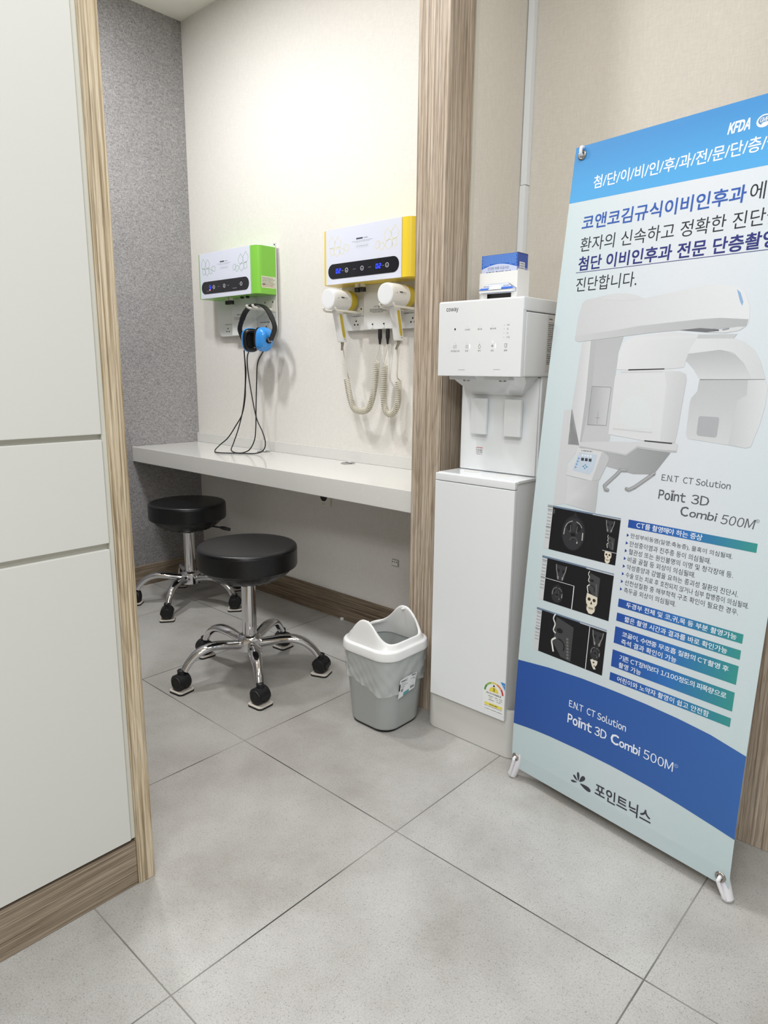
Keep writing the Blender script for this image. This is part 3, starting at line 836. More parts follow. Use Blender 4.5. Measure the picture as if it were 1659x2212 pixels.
dg = wall_device('green_wall_device', -0.776, M['green'], 'lime green and white wall device showing 5, nearest the grey wall', 'wall device',
    dict(rings=(0.1415, 0.2225, 0.3485), mark='=', words=((0.124, 0.131), (0.172, 0.188), (0.245, 0.26), (0.33, 0.336)), low=((0.085, 0.10), (0.286, 0.316)), nums=((0.106, '5'),), lamp=0.1095, ink=(112, 158, 96), knobs=(0.167, 0.195)))
bm = nb()
for s in (-1, 1):
    px = -0.365 + s * 0.021
    prong(bm, [(px, 0.899, 1.341), (px, 0.87, 1.342), (px, 0.83, 1.343), (px, 0.805, 1.344), (px, 0.794, 1.348), (px, 0.789, 1.356)], 0.0055)
box(bm, (-0.405, 0.8955, 1.332), (-0.325, 0.899, 1.382), 0.0015)
hk = obj('headset_hook', bm, M['warm_white'], dg)
for x, z in ((-0.392, 1.374), (-0.338, 1.374)):
    bm = nb(); lathe(bm, [(0.0034, 0.8957), (0.0034, 0.8947), (0.0018, 0.894)], (x, 0, z), 'Y', 14); obj('screw', bm, M['screw'], hk)
for x in (-0.498, -0.458):
    bm = nb(); lathe(bm, [(0.0085, 1.4032), (0.0085, 1.396), (0.0065, 1.394)], (x, 0.85, 0), n=18); obj('cord_jack', bm, M['black_plastic'], dg)
# rating label on the green side
a = Art(lambda s, q, l: (-0.3158 + l * .0002, s, q))
a.rect(0.819, 1.428, 0.897, 1.4755, (228, 228, 210), 0)
for i in range(10):
    a.scribble(0.823, 1.4325 + i * .0041, 0.893 - (0.012 if i % 4 == 1 else 0.002), 0.0022, (110, 110, 100) if i > 1 else (170, 110, 100), 1, i)
a.rect(0.8235, 1.440, 0.84, 1.4435, (40, 40, 40), 2)
a.build('rating_label', M['print_gloss'], dg)
a = Art(lambda s, q, l: (s, 0.8818 - l * .0001, q))
a.scribble(-0.586, 1.327, -0.555, 0.005, (120, 120, 120), 1, 1)
for i in range(3): a.scribble(-0.607, 1.3165 - i * .005, -0.52, 0.0022, (140, 140, 140), 1, i)
a.build('cover_print', M['print_gloss'], dg)

# ------------------------------------------------------------------ hand units
def helix(path, R, pitch, n=12):
    P = crom(path, 14)
    L = [0.0]
    for p, q in zip(P, P[1:]): L.append(L[-1] + (q - p).length)
    _, fr = frames(P, (0, 1, 0))
    tot = L[-1]; turns = round(tot / pitch); out = []
    i = 0
    for k in range(turns * n + 1):
        d = tot * k / (turns * n)
        while i < len(L) - 2 and L[i + 1] < d: i += 1
        f = (d - L[i]) / max(L[i + 1] - L[i], 1e-9)
        p = P[i].lerp(P[i + 1], f); na = fr[i][1].lerp(fr[i + 1][1], f).normalized(); bb = fr[i][2].lerp(fr[i + 1][2], f).normalized()
        a = 2 * math.pi * k / n
        out.append(p + (na * math.cos(a) + bb * math.sin(a)) * R)
    return out
def hand_unit(cx, label, lead, coil, plug, pitch):
    t = thing('hand_blower', (cx, 0.815, 1.185), label, 'hand unit', 'white hand blowers')
    R = 0.039; zc = 1.345
    bm = nb()
    lathe(bm, [(0.0, 0.7505), (0.033, 0.7505), (0.0365, 0.7515), (R - .0012, 0.756), (R, 0.764), (R, 0.842)], (cx, 0, zc), 'Y', 48, cap0=False)
    obj('barrel', bm, M['white_plastic'], t)
    bm = nb(); lathe(bm, [(0.0, 0.7502), (0.032, 0.7502), (0.0325, 0.751)], (cx, 0, zc), 'Y', 48, cap0=False); obj('front_cap', bm, M['appliance_gloss'], t)
    bm = nb(); lathe(bm, [(R - .0003, 0.8421), (R - .0005, 0.866), (R - .004, 0.878), (R - .009, 0.880), (0.0, 0.880)], (cx, 0, zc), 'Y', 48, cap1=False); obj('rear_ring', bm, M['mustard'], t)
    # tapering handle leaning slightly to the wall
    bm = nb(); rings = []
    for f, w, d, yy, zz in ((0, .034, .040, .800, 1.318), (.1, .033, .037, .801, 1.306), (.35, .031, .034, .808, 1.275), (.7, .031, .033, .818, 1.230), (1, .031, .033, .826, 1.192), (1.02, .027, .029, .8265, 1.188)):
        rings.append([(cx + x, yy + y, zz) for x, y in rrect(w, d, .009, 4)])
    loft(bm, rings); obj('handle', bm, M['white_plastic'], t)
    bm = nb(); rings = []
    for i in range(9):   # mustard grip inlay on the +x side
        f = i / 8; z = 1.292 - 0.088 * f; y = .8035 + .0195 * f; hw = .0068 if 0 < i < 8 else .004
        xx = cx + .0168 - .0006 * f
        rings.append([(xx - .002, y - hw, z), (xx, y - hw, z), (xx, y + hw, z), (xx - .002, y + hw, z)])
    loft(bm, rings); obj('grip_inlay', bm, M['mustard'], t)
    for z, y in ((1.300, .8025), (1.1985, .8245)):
        bm = nb(); lathe(bm, [(0.0013, 0.0), (0.0013, 0.0174)], (cx, y, z), 'X', 10); obj('screw', bm, M['screw'], t)
    bm = nb(); lathe(bm, [(0.0016, 0.0), (0.0016, 0.0392)], (cx, 0.771, 1.348), 'X', 10); obj('side_pin', bm, M['screw'], t)
    a = Art(lambda s, q, l: (cx + math.sqrt(max(R * R - (q - zc) ** 2, 0)) + .0003, s, q))
    a.rect(0.785, 1.349, 0.802, 1.3535, (60, 60, 60), 1); a.scribble(0.805, 1.3495, 0.819, 0.0034, (150, 150, 150), 1, 3); a.scribble(0.787, 1.3455, 0.818, 0.0014, (175, 175, 175), 1, 4)
    a.build('barrel_print', M['print_gloss'], t)
    y0 = 0.8265
    lp = [(cx, y0, 1.188)] + [(p[0], p[1], p[2]) for p in lead]
    bm = nb(); tube(bm, [(cx, y0, 1.189), (cx - .001, y0 + .002, 1.180), (lead[1][0], lead[1][1] - .008, 1.160)], [.0072, .0058, .0036], 12); obj('strain_relief', bm, M['relief'], t)
    h = helix(coil, 0.0108, pitch)
    c1 = crom([(cx, y0, 1.182)] + list(lead[1:-1]) + [h[0]], 8)
    c2 = crom([h[-1]] + list(plug), 8)
    bm = nb(); tube(bm, c1 + h + c2, 0.00235, 6); obj('coiled_cord', bm, M['coil'], t, smooth=80)
    px, py, pz = plug[-1]
    bm = nb(); lathe(bm, [(0.0036, 1.180), (0.0055, 1.197), (0.0076, 1.204), (0.0076, 1.229), (0.0068, 1.2365)], (px, 0.8895, 0), n=18); obj('plug', bm, M['black_plastic'], t)
    return t
hand_unit(0.172, 'white hand blower with yellow end hanging on the left cradle of the yellow device', [(0.147, 0.85, 1.185), (0.153, 0.85, 1.160), (0.166, 0.85, 1.105), (0.178, 0.85, 1.068), (0.175, 0.85, 1.058)],
    [(0.162, 0.86, 1.049), (0.174, 0.86, 1.0), (0.189, 0.86, 0.956), (0.206, 0.86, 0.931), (0.234, 0.86, 0.923), (0.264, 0.86, 0.926), (0.285, 0.86, 0.939), (0.303, 0.86, 0.978), (0.315, 0.86, 1.029), (0.322, 0.86, 1.08), (0.325, 0.86, 1.111)],
    [(0.311, 0.875, 1.118), (0.307, 0.878, 1.133), (0.311, 0.886, 1.155), (0.314, 0.8895, 1.182)], 0.0069)
hand_unit(0.465, 'white hand blower with yellow end hanging on the right cradle, nearest the oak post', [(0.434, 0.85, 1.187), (0.438, 0.85, 1.160), (0.44, 0.85, 1.105), (0.439, 0.85, 1.061), (0.435, 0.85, 1.049)],
    [(0.436, 0.86, 1.044), (0.438, 0.86, 1.007), (0.435, 0.86, 0.965), (0.42, 0.86, 0.932), (0.396, 0.86, 0.918), (0.374, 0.86, 0.932), (0.364, 0.86, 0.967), (0.362, 0.86, 1.018), (0.365, 0.86, 1.068), (0.368, 0.86, 1.1)],
    [(0.353, 0.875, 1.107), (0.345, 0.878, 1.122), (0.348, 0.884, 1.14), (0.354, 0.8895, 1.182)], 0.0069)

# ------------------------------------------------------------------ ear defenders
em = thing('ear_defenders', (-0.358, 0.82, 1.155), 'blue and black ear defenders with black tubes hanging from the green device', 'ear defenders')
ex, ey = -0.358, 0.82
bp = crom([(ex - .096, ey, 1.205), (ex - .117, ey, 1.238), (ex - .124, ey, 1.262), (ex - .108, ey, 1.295), (ex - .080, ey, 1.330), (ex - .042, ey, 1.352), (ex, ey, 1.3595), (ex + .042, ey, 1.352), (ex + .080, ey, 1.330), (ex + .108, ey, 1.295), (ex + .124, ey, 1.262), (ex + .117, ey, 1.238), (ex + .096, ey, 1.205)], 6)
nW = len(bp)
bm = nb(); strap(bm, bp, [0.022 + (0.004 if nW * .25 < i < nW * .75 else 0) for i in range(nW)], 0.0055, (-1, 0, 0)); band = obj('headband', bm, M['black_plastic'], em, smooth=35)
for s, tilt in ((-1, 0), (1, 0)):
    cx = ex + s * 0.050
    mt = Matrix.Rotation(R_(-24 if s < 0 else -6), 3, 'Z') @ Matrix.Rotation(R_(4 if s < 0 else 9), 3, 'Y')
    ctr_ = Vector((cx, ey, 1.209))
    def turn(p): return ctr_ + mt @ (p - ctr_)
    def D(scale_y, scale_z, x):
        # rounded tapering cup outline in y-z
        L = []
        for k in range(28):
            q = 2 * math.pi * k / 28
            c, sn = math.cos(q), math.sin(q)
            u = math.copysign(abs(c) ** 0.72, c); v = math.copysign(abs(sn) ** 0.72, sn)
            L.append(turn(Vector((x, ey + u * scale_y * (1 + 0.05 * v), 1.209 + v * scale_z))))
        return L
    bm = nb()
    loft(bm, [D(.037, .050, cx - s * .012), D(.0395, .0525, cx - s * .008), D(.0385, .051, cx + s * .006), D(.034, .045, cx + s * .020), D(.024, .031, cx + s * .029), D(.012, .016, cx + s * .031)])
    cup = obj('ear_cup', bm, M['shell_blue'], em, smooth=35)
    bm = nb()
    vr = loft(bm, [D(.020, .030, cx - s * .020), D(.021, .031, cx - s * .031), D(.026, .037, cx - s * .0355), D(.033, .0455, cx - s * .034), D(.0375, .0505, cx - s * .026), D(.037, .050, cx - s * .0125)])
    obj('ear_cushion', bm, M['leather'], cup, smooth=60)
    bm = nb(); lathe(bm, [(0.0, 0.0), (0.0135, 0.0), (0.0135, s * .008), (0.011, s * .011), (0, s * .011)], (cx + s * .0285, ey, 1.205), 'X', 20, cap0=False, cap1=False)
    pv = obj('pivot', bm, M['black_plastic'], em)
    a = Art(lambda u, v, l: (cx + s * (.0396 + .0002 * l), ey + s * u, 1.205 + v))
    a.text('VS', -0.009, -0.006, 0.009, 0.006, (235, 235, 240), 0, bold=.03); a.build('pivot_print', M['print_gloss'], pv)
TA = [(-0.432, 0.800, 1.166), (-0.426, 0.800, 1.111), (-0.422, 0.800, 1.076), (-0.429, 0.800, 1.006), (-0.434, 0.800, 0.953), (-0.459, 0.800, 0.880), (-0.499, 0.790, 0.823), (-0.530, 0.768, 0.769), (-0.552, 0.737, 0.736), (-0.546, 0.705, 0.7125), (-0.476, 0.679, 0.7115), (-0.400, 0.733, 0.7115), (-0.337, 0.782, 0.7125), (-0.291, 0.787, 0.731), (-0.281, 0.791, 0.763), (-0.305, 0.796, 0.807), (-0.353, 0.800, 0.868), (-0.390, 0.806, 0.961), (-0.414, 0.806, 1.066), (-0.410, 0.800, 1.129), (-0.396, 0.800, 1.164)]
TB = [(-0.292, 0.800, 1.160), (-0.334, 0.800, 1.111), (-0.346, 0.800, 1.025), (-0.354, 0.800, 0.920), (-0.355, 0.797, 0.832), (-0.352, 0.786, 0.773), (-0.371, 0.773, 0.729), (-0.401, 0.759, 0.7125), (-0.420, 0.730, 0.7125), (-0.473, 0.744, 0.719), (-0.482, 0.763, 0.746), (-0.468, 0.781, 0.808), (-0.452, 0.794, 0.880), (-0.430, 0.794, 0.960), (-0.421, 0.795, 1.059), (-0.424, 0.795, 1.166)]
def shift(p):
    k = min(1, max(0, (p[2] - .76) / .3)); return (p[0] - .024 * k, p[1] + .02 * k, p[2])
for T in (TA, TB):
    T = [shift(p) for p in T]
    bm = nb(); tube(bm, crom(T, 8), 0.0026, 8); obj('tube', bm, M['cord'], em, smooth=80)

# ================================================================== waste bin
bcx, bcy, BS = 0.806, 0.392, 1.225
wb = thing('waste_bin', (bcx, bcy, 0), 'small grey waste bin with white open lid and clear liner before the oak post', 'bin')
def RR(w, r, z, n=8): return [Vector((bcx + x, bcy + y, z)) for x, y in rrect(w, w, r, n)]
bm = nb(); loft(bm, [RR(.132, .036, .0), RR(.136, .038, .006)]); obj('foot_shadow_ring', bm, M['black_rubber'], wb)  # black ring put in as the shadow gap at the bin's foot
bm = nb()
loft(bm, [RR(.136, .040, .0055), RR(.142, .041, .012), RR(.168, .043, .206), RR(.1655, .0418, .206), RR(.139, .039, .014), RR(.10, .03, .012)], True, True)
obj('bin_body', bm, M['bin_grey'], wb)
# thin clear liner folded over the rim, with creases and a sagging hem
bm = nb(); rings = []; base = ring_pts(1, 1, .25, 180)
nL = len(base)
def hem(k):
    x, y = base[k]; q = math.atan2(y, x)
    return 0.122 - 0.014 * math.sin(q * 1.0 + 2.2) + 0.007 * math.sin(3 * q + 1) + 0.0022 * math.sin(8 * q)
for i in range(13):
    f = i / 12
    ring = []
    for k in range(nL):
        x, y = base[k]
        z = 0.207 + (hem(k) - 0.207) * f
        w = .142 + (.168 - .142) * (z - .012) / (.206 - .012)
        q = math.atan2(y, x)
        cre = 0.0012 * math.sin(11 * q + 13 * f) + 0.0009 * math.sin(23 * q - 19 * f) + 0.0004 * math.sin(41 * q + 27 * f + 2)
        g = w + 0.004 + 2 * (cre * (0.3 + f) + 0.0015 * f)
        ring.append(Vector((bcx + x * g, bcy + y * g, z)))
    rings.append(ring)
loft(bm, rings, False, False)
obj('bin_liner', bm, M['liner'], wb, smooth=80)
# product sticker on the side facing the purifier
lean = .026 / 2 / .194
def side_pt(s, t, l):
    s = s * 1.15 - .007; t = t - .006
    return Vector((bcx + (.142 + (t - .012) * 2 * lean) / 2 + .0042 + l * .0003, bcy + s, t))
a = Art(side_pt)
def q_(s, t): return (s, t + s * 0.0)
a.poly([(-.030, .098), (-.012, .101), (-.012, .104), (.022, .108), (.024, .110), (.029, .150), (-.006, .150), (-.026, .147)], (236, 238, 240), 0)
a.poly([(-.030, .118), (-.025, .118), (-.024, .136), (-.028, .136)], (30, 30, 30), 1)
for i, w in enumerate((.018, .016, .022, .012)): a.scribble(-.022, .140 - i * .0048, -.022 + w, 0.0036 if i == 0 else .0016, (60, 62, 66) if i == 0 else (140, 142, 146), 1, i)
a.rect(-.021, .1145, -.015, .1205, (40, 42, 44), 1); a.rect(-.0195, .116, -.0165, .119, (200, 205, 205), 2)
a.poly([(-.014, .101), (.004, .104), (.005, .113), (-.013, .110)], (96, 160, 170), 1)
a.scribble(.009, .137, .02, 0.0024, (120, 122, 126), 1, 7); a.scribble(.012, .145, .025, 0.003, (70, 72, 76), 1, 8)
for i in range(7): a.rect(.009 + i * .0018, .1125, .0098 + i * .0018 + (.0004 if i % 3 == 0 else 0), .119, (40, 40, 42), 1)
a.build('product_sticker', M['print_gloss'], wb)
# lid: flange, then a hood whose open edge rises to two humps
bm = nb()
def hood(scale, r, zf, n=10):
    out = []
    for x, y in ring_pts(scale, scale, r, 112):
        out.append(Vector((bcx + x, bcy + y, zf(x, y))))
    return out
def top(x, y):
    k = min(1.0, abs(x) / 0.070)
    return 0.2345 + 0.050 * (0.5 + 0.5 * math.cos(math.pi * k ** 1.15))
rings = [hood(.172, .045, lambda x, y: .1975), hood(.179, .047, lambda x, y: .198), hood(.181, .048, lambda x, y: .202), hood(.179, .048, lambda x, y: .217), hood(.174, .046, lambda x, y: .2205), hood(.166, .044, lambda x, y: .2215), hood(.1625, .043, lambda x, y: .2235)]
for f in (.35, .7, .93):
    rings.append(hood(.1625 - .010 * f, .043, lambda x, y: .2235 + (top(x, y) - .2235) * f))
rings.append(hood(.1505, .042, lambda x, y: top(x, y)))
rings.append(hood(.1465, .041, lambda x, y: top(x, y) + .0008))
rings.append(hood(.1405, .040, lambda x, y: top(x, y) - .0015))
rings.append(hood(.1395, .040, lambda x, y: top(x, y) - .006))
for f in (.6, .3):
    rings.append(hood(.1505 - .010 * f, .041, lambda x, y: .2205 + (top(x, y) - .006 - .2205) * f))
rings.append(hood(.152, .041, lambda x, y: .2145)); rings.append(hood(.160, .043, lambda x, y: .1975))
rings.append(rings[0])
loft(bm, rings, False, False)
obj('lid', bm, M['white_plastic'], wb, smooth=55)
for s in (-1, 1):
    bx('lid_peg', (bcx - .003, bcy + s * .0665 - .0045, .2765), (bcx + .003, bcy + s * .0665 + .0045, .2800), M['white_plastic'], wb, r=.001)

# the bin was drawn at unit size; bring every part to its real size about the bin's foot
for _c in wb.children: _c.data.transform(Matrix.Scale(BS, 4))
# ================================================================== water purifier
pf = thing('water_purifier', (1.09, 0.65, 0), 'tall white water purifier on its floor stand between the oak post and the banner', 'water purifier')
X0, X1 = 0.9525, 1.2165
bm = nb(); loft(bm, [[(1.085 + x, .6585 + y, z) for x, y in rrect(w, w + .10, r, 8)] for w, r, z in ((.312, .030, .0), (.318, .033, .004), (.318, .033, .1395), (.315, .032, .146), (.306, .030, .147), (.302, .028, .1175))])
obj('base_tray', bm, M['appliance_grey'], pf)
bx('lower_body', (X0 + .002, 0.4515, 0.124), (X1 - .002, 0.86, 0.797), M['appliance'], pf, r=0.004)
bx('lower_front_panel', (X0, 0.436, 0.1185), (X1, 0.4505, 0.7755), M['appliance'], pf, r=0.0025)
bx('drip_tray_front', (X0, 0.436, 0.7768), (X1, 0.4505, 0.798), M['appliance'], pf, r=0.0025)
bx('drip_tray', (X0, 0.4507, 0.7905), (X1, 0.549, 0.799), M['appliance_gloss'], pf, r=0.0015)
for cx in (1.022, 1.132):
    bm = nb(); lathe(bm, [(.024, 0), (.024, .0004), (.022, .0008), (0, .0008)], (0, 0, 0), n=28, cap1=False)
    for v in bm.verts: v.co = Vector((cx + v.co.x, .515 + v.co.y * .75, .7989 + v.co.z))
    obj('tray_disc', bm, M['appliance_grey'], pf)  # flat grey ellipse laid on the drip tray
bx('column', (X0 + .004, 0.5515, 0.798), (X1 - .003, 0.86, 1.07), M['appliance'], pf, r=0.003)
bx('column_front', (X0 + .005, 0.546, 0.8005), (X1 - .008, 0.552, 1.066), M['appliance_gloss'], pf, r=0.002)
bm = nb()
loft(bm, [[Vector(p) for p in L] for L in (
    [(X0 + .012, .5465, 1.0675), (X0 + .012, .478, 1.0675), (X1 - .012, .478, 1.0675), (X1 - .012, .5465, 1.0675)],
    [(X0 + .020, .5465, 1.052), (X0 + .020, .500, 1.052), (X1 - .022, .500, 1.052), (X1 - .022, .5465, 1.052)],
    [(X0 + .048, .5465, 1.018), (X0 + .048, .538, 1.018), (X1 - .055, .538, 1.018), (X1 - .055, .5465, 1.018)])])
obj('dispensing_chin', bm, M['appliance_gloss'], pf)
bx('head_body', (X0 - .001, 0.4525, 1.068), (X1, 0.88, 1.2295), M['appliance'], pf, r=0.004)
bx('top_cover', (X0 - .001, 0.4365, 1.2305), (X1 + .0005, 0.88, 1.2645), M['appliance'], pf, r=0.003)
fp = bx('control_panel', (X0 - .001, 0.4355, 1.068), (X1 - .0005, 0.4518, 1.262), M['appliance_gloss'], pf, r=0.002)
for a0, a1 in ((.972, 1.046), (1.088, 1.166)):
    nz = bx('spout', (a0, 0.462, 1.0585), (a1, 0.506, 1.0685), M['appliance'], pf, r=0.002)
    bm = nb(); lathe(bm, [(.010, 1.0588), (.009, 1.0545), (.004, 1.0535), (.004, 1.0585)], ((a0 + a1) / 2 + .006, .485, 0), n=20); obj('spout_tip', bm, M['steel'], nz)
for a0, a1, mk in ((1.0035, 1.056, 0), (1.1145, 1.168, 1)):
    lv = bx('dispense_lever', (a0, 0.526, 0.906), (a1, 0.5375, 1.0075), M['appliance_gloss'], pf, r=0.0025)
    bx('lever_hinge', (a0 + .006, 0.5375, 0.92), (a1 - .006, 0.5462, 1.0), M['appliance_grey'], lv)
    if mk:
        a = Art(lambda s, q, l: (s, .5257 - l * .0001, q))
        a.arc(1.135, .956, .0045, .0054, 0, 360, (250, 250, 250), 1, 16); a.line([(1.1435, .951), (1.1435, .961)], .001, (250, 250, 250), 1); a.line([(1.149, .956), (1.156, .956)], .001, (250, 250, 250), 1)
        a.build('lever_mark', M['print_gloss'], lv)
K = (58, 60, 64)
a = Art(lambda s, q, l: (s, .43535 - l * .0001, q))
a.text('coway', 0.9770, 1.2352, 1.0165, 1.2470, K, 1, bold=.012)
a.ell(1.0077, 1.1915, .0023, .0030, (20, 20, 22), 1)
for x, s in ((1.0485, 'UV살균'), (1.0882, '출수음'), (1.1288, '필터교체')):
    a.ell(x, 1.1962, .0006, .0009, (110, 112, 116), 1, 8); a.text(s, x, 1.1872, h=.0046, col=(110, 112, 116), lay=1, center=True)
for q, s in ((1.1968, '연속'), (1.1873, '2L'), (1.1774, '1L'), (1.167, '0.5L')):
    a.ell(1.1625, q, .0006, .0009, (120, 122, 126), 1, 8); a.text(s, 1.1705, q - .0018, h=.0040, col=(120, 122, 126), lay=1)
for x, s in ((1.0099, '온수잠금 3초'), (1.048, '온수'), (1.0886, '정수'), (1.1292, '냉수'), (1.1693, '용량')):
    a.text(s, x, 1.1318, h=.0050, col=(96, 98, 102), lay=1, center=True)
for x in (1.0083, 1.0486, 1.089): a.ell(x, 1.1556, .0006, .0009, (110, 112, 116), 1, 8)
def wav(x): return [(x + .0009 * math.sin(i * 1.3), 1.1405 + i * .0014) for i in range(8)]
for x in (1.004, 1.0076): a.line(wav(x), .0006, (96, 98, 102), 1)
a.line([(1.0108, 1.1415), (1.0108, 1.149), (1.0122, 1.151), (1.0136, 1.149), (1.0136, 1.1415)], .0006, (96, 98, 102), 1)
for x in (1.0448, 1.0482, 1.0516): a.line(wav(x), .0006, (96, 98, 102), 1)
a.line([(1.0886, 1.1512), (1.0852, 1.1455), (1.0852, 1.1428), (1.087, 1.1405), (1.0902, 1.1405), (1.092, 1.1428), (1.092, 1.1455)], .0007, (80, 82, 86), 1, True)
for q in range(3): a.line([(1.1288 - .0042 * math.cos(R_(60 * q + 30)), 1.1462 - .0042 * math.sin(R_(60 * q + 30))), (1.1288 + .0042 * math.cos(R_(60 * q + 30)), 1.1462 + .0042 * math.sin(R_(60 * q + 30)))], .0006, (80, 82, 86), 1)
a.line([(1.1658, 1.151), (1.1668, 1.1418), (1.1718, 1.1418), (1.1728, 1.151)], .0007, (80, 82, 86), 1, True); a.line([(1.17, 1.148), (1.172, 1.148)], .0005, K, 1); a.line([(1.17, 1.1455), (1.172, 1.1455)], .0005, K, 1)
a.line([(1.0226, 1.0848), (1.044, 1.0848)], .0009, (160, 162, 164), 1); a.line([(1.1337, 1.0862), (1.1549, 1.0862)], .0009, (160, 162, 164), 1)
a.build('panel_print', M['print_gloss'], fp)
a = Art(lambda s, q, l: (s, .43535 - l * .0001, q))
a.ell(1.1292, 1.1566, .0014, .0019, (255, 255, 255), 1, 12)
for x in (1.0575, 1.138):
    for i in range(4): a.ell(x + .0008 * math.sin(i * 2), 1.1415 + i * .0028, .0015, .0014, (255, 255, 255), 1, 10)
a.build('indicator_lights', M['white_led'], fp)
a = Art(lambda s, q, l: (1.2168 + l * .0002, s, q))
a.rect(.558, 1.08, .612, 1.2275, (224, 224, 222), 0); a.text('coway', .5635, 1.2135, .5815, 1.2185, (40, 40, 40), 1, bold=.03)
a.rect(.562, 1.2075, .608, 1.2083, (90, 90, 90), 1)
for i in range(22): a.scribble(.562, 1.2015 - i * .0048, .606, .0026, (110, 110, 110) if i not in (0, 17, 18, 20) else (40, 40, 40), 1, i)
a.build('rating_label', M['print_gloss'], pf)
a = Art(lambda s, q, l: (s, .54585 - l * .0001, q))
a.poly([(1.013, .8635), (1.0155, .8635), (1.01425, .8672)], (120, 30, 30), 1); a.text('온수주의', 1.0168, .8634, 1.0355, .8678, (205, 40, 50), 1, bold=.03)
a.text('뜨거운 물이', 1.0135, .8565, 1.0355, .861, (90, 90, 92), 1, bold=.02); a.text('나오니 주의', 1.0135, .8505, 1.0355, .855, (90, 90, 92), 1, bold=.02); a.scribble(1.0132, .8465, 1.0355, .0016, (120, 120, 122), 1, 4)
a.build('hot_water_notice', M['print_gloss'], pf)
# energy rating sticker
a = Art(lambda s, q, l: (s, .43585 - l * .00012, q))
ecx = 1.1795
a.poly([(1.1445, .1345), (1.2155, .1345), (1.2155, .196)] + [(ecx + .036 * math.cos(R_(q)), .193 + .036 * math.sin(R_(q))) for q in range(0, 181, 9)], (244, 245, 244), 0)
a.poly([(1.2005, .2335), (1.2155, .2335), (1.2155, .2115), (1.2095, .221)], (64, 140, 205), 1); a.text('L', 1.2108, .2235, h=.006, col=(230, 240, 250), lay=2)
for (q0, q1), c in zip(((142, 178), (108, 141), (73, 107), (39, 72), (3, 38)), ((88, 152, 74), (150, 190, 90), (226, 214, 110), (226, 140, 78), (208, 62, 70))): a.arc(ecx, .193, .0268, .0325, q0, q1, c, 1, 6)
a.poly([(ecx - .004, .2115), (ecx + .004, .2115), (ecx, .2185)], (22, 22, 22), 1)
a.ell(ecx, .195, .0155, .0155, (240, 222, 84), 1, 20, 0, 180); a.text('3', ecx, .1975, h=.0098, col=(60, 56, 40), lay=2, center=True, bold=.02)
a.text('에너지소비효율등급', ecx - .0245, .1862, ecx + .0245, .1915, (30, 30, 32), 1, bold=.02)
for i, (u, w) in enumerate(((1.162, .016), (1.184, .010), (1.198, .010), (1.166, .008), (1.187, .008), (1.2, .008), (1.164, .018), (1.19, .014))): a.scribble(u, .179 - .0055 * (i // 3), u + w, .0022, (120, 120, 122), 1, i)
a.rect(1.1505, .151, 1.2095, .1592, (242, 226, 96), 1); a.text('86,000 원/년', ecx - .013, .1527, ecx + .014, .1572, (70, 62, 20), 2, bold=.03)
a.scribble(1.15, .1475, 1.2095, .0018, (120, 120, 122), 1, 21); a.scribble(1.15, .1385, 1.2095, .0020, (100, 100, 102), 1, 22)
a.build('energy_sticker', M['print_gloss'], pf)

# ================================================================== paper cup dispenser and its carton
ZT = 1.2645
cd = thing('paper_cup_dispenser', (1.026, 0.64, ZT), 'small white paper cup holder on top of the water purifier', 'cup dispenser')
hx0, hx1, hy0, hy1, hz = 0.963, 1.0885, 0.606, 0.668, 1.355
bm = nb()
prism(bm, [(hx0, 1.2995), (hx0, hz), (hx1, hz), (hx1, ZT), (1.0705, ZT), (1.0705, 1.2985), (1.0865, 1.2985), (1.0865, 1.3085), (1.0605, 1.3235), (.9915, 1.3235), (.970, 1.309), (.970, 1.2985), (.990, 1.2985), (.990, ZT), (hx0 + .004, ZT), (hx0 + .004, 1.2995)], lambda u, v, h: Vector((u, h, v)), hy0, hy0 + .0018)
obj('front_plate', bm, M['board'], cd, smooth=20)
bx('side_plate', (hx0, hy0 + .0018, ZT), (hx0 + .0018, hy1, hz), M['board'], cd)
bx('side_plate', (hx1 - .0018, hy0 + .0018, ZT + .012), (hx1, hy1, hz + .004), M['board'], cd)
bx('back_plate', (hx0 + .0018, hy1 - .0018, ZT), (hx1 - .0018, hy1, hz), M['board'], cd)
bx('recess_shade_block', (hx0 + .0018, hy0 + .010, ZT), (hx1 - .0018, hy1 - .002, 1.2975), M['socket_dark'], cd)  # dark block under the carton; the recess's shade is put into its colour
ct = thing('paper_cup_carton', (1.0255, 0.636, 1.298), 'blue patterned paper cup carton standing in the white holder on the purifier', 'carton')
cx0, cx1, cy0, cy1, cz1 = 0.9675, 1.0835, 0.6085, 0.664, 1.402
bx('carton_box', (cx0, cy0, 1.298), (cx1, cy1, cz1), M['board'], ct)
BLU = (52, 106, 205)
a = Art(lambda s, q, l: (s, cy0 - .0002 - l * .0001, q))
arch = [(cx0 + (cx1 - cx0) * i / 16, 1.3655 + .0115 * math.sin(math.pi * i / 16)) for i in range(17)]
a.rect(cx0, 1.298, cx1, cz1, (205, 214, 242), 0)
a.poly(arch + [(cx1, cz1), (cx0, cz1)], BLU, 1)
for i in range(22):
    for j in range(8):
        x = cx0 + .0035 + i * .0053 + (.00265 if j % 2 else 0); z = 1.3665 + j * .0046
        if x > cx1 - .003 or z > cz1 - .002: continue
        k = (x - cx0) / (cx1 - cx0)
        if z < 1.3655 + .0115 * math.sin(math.pi * k) + .003: continue
        a.arc(x, z, .0013, .0021, 0, 360, (150, 190, 240), 2, 8)
a.text('건강한 하루 되십시오.', .988, 1.3615, 1.0595, 1.3695, (84, 92, 128), 2)
a.text('친환경 종이컵 위생', .983, 1.3495, 1.064, 1.3575, (30, 34, 60), 2, bold=.03)
a.build('carton_front_print', M['print_gloss'], ct)
a = Art(lambda s, q, l: (cx1 + .0002 + l * .0001, s, q))
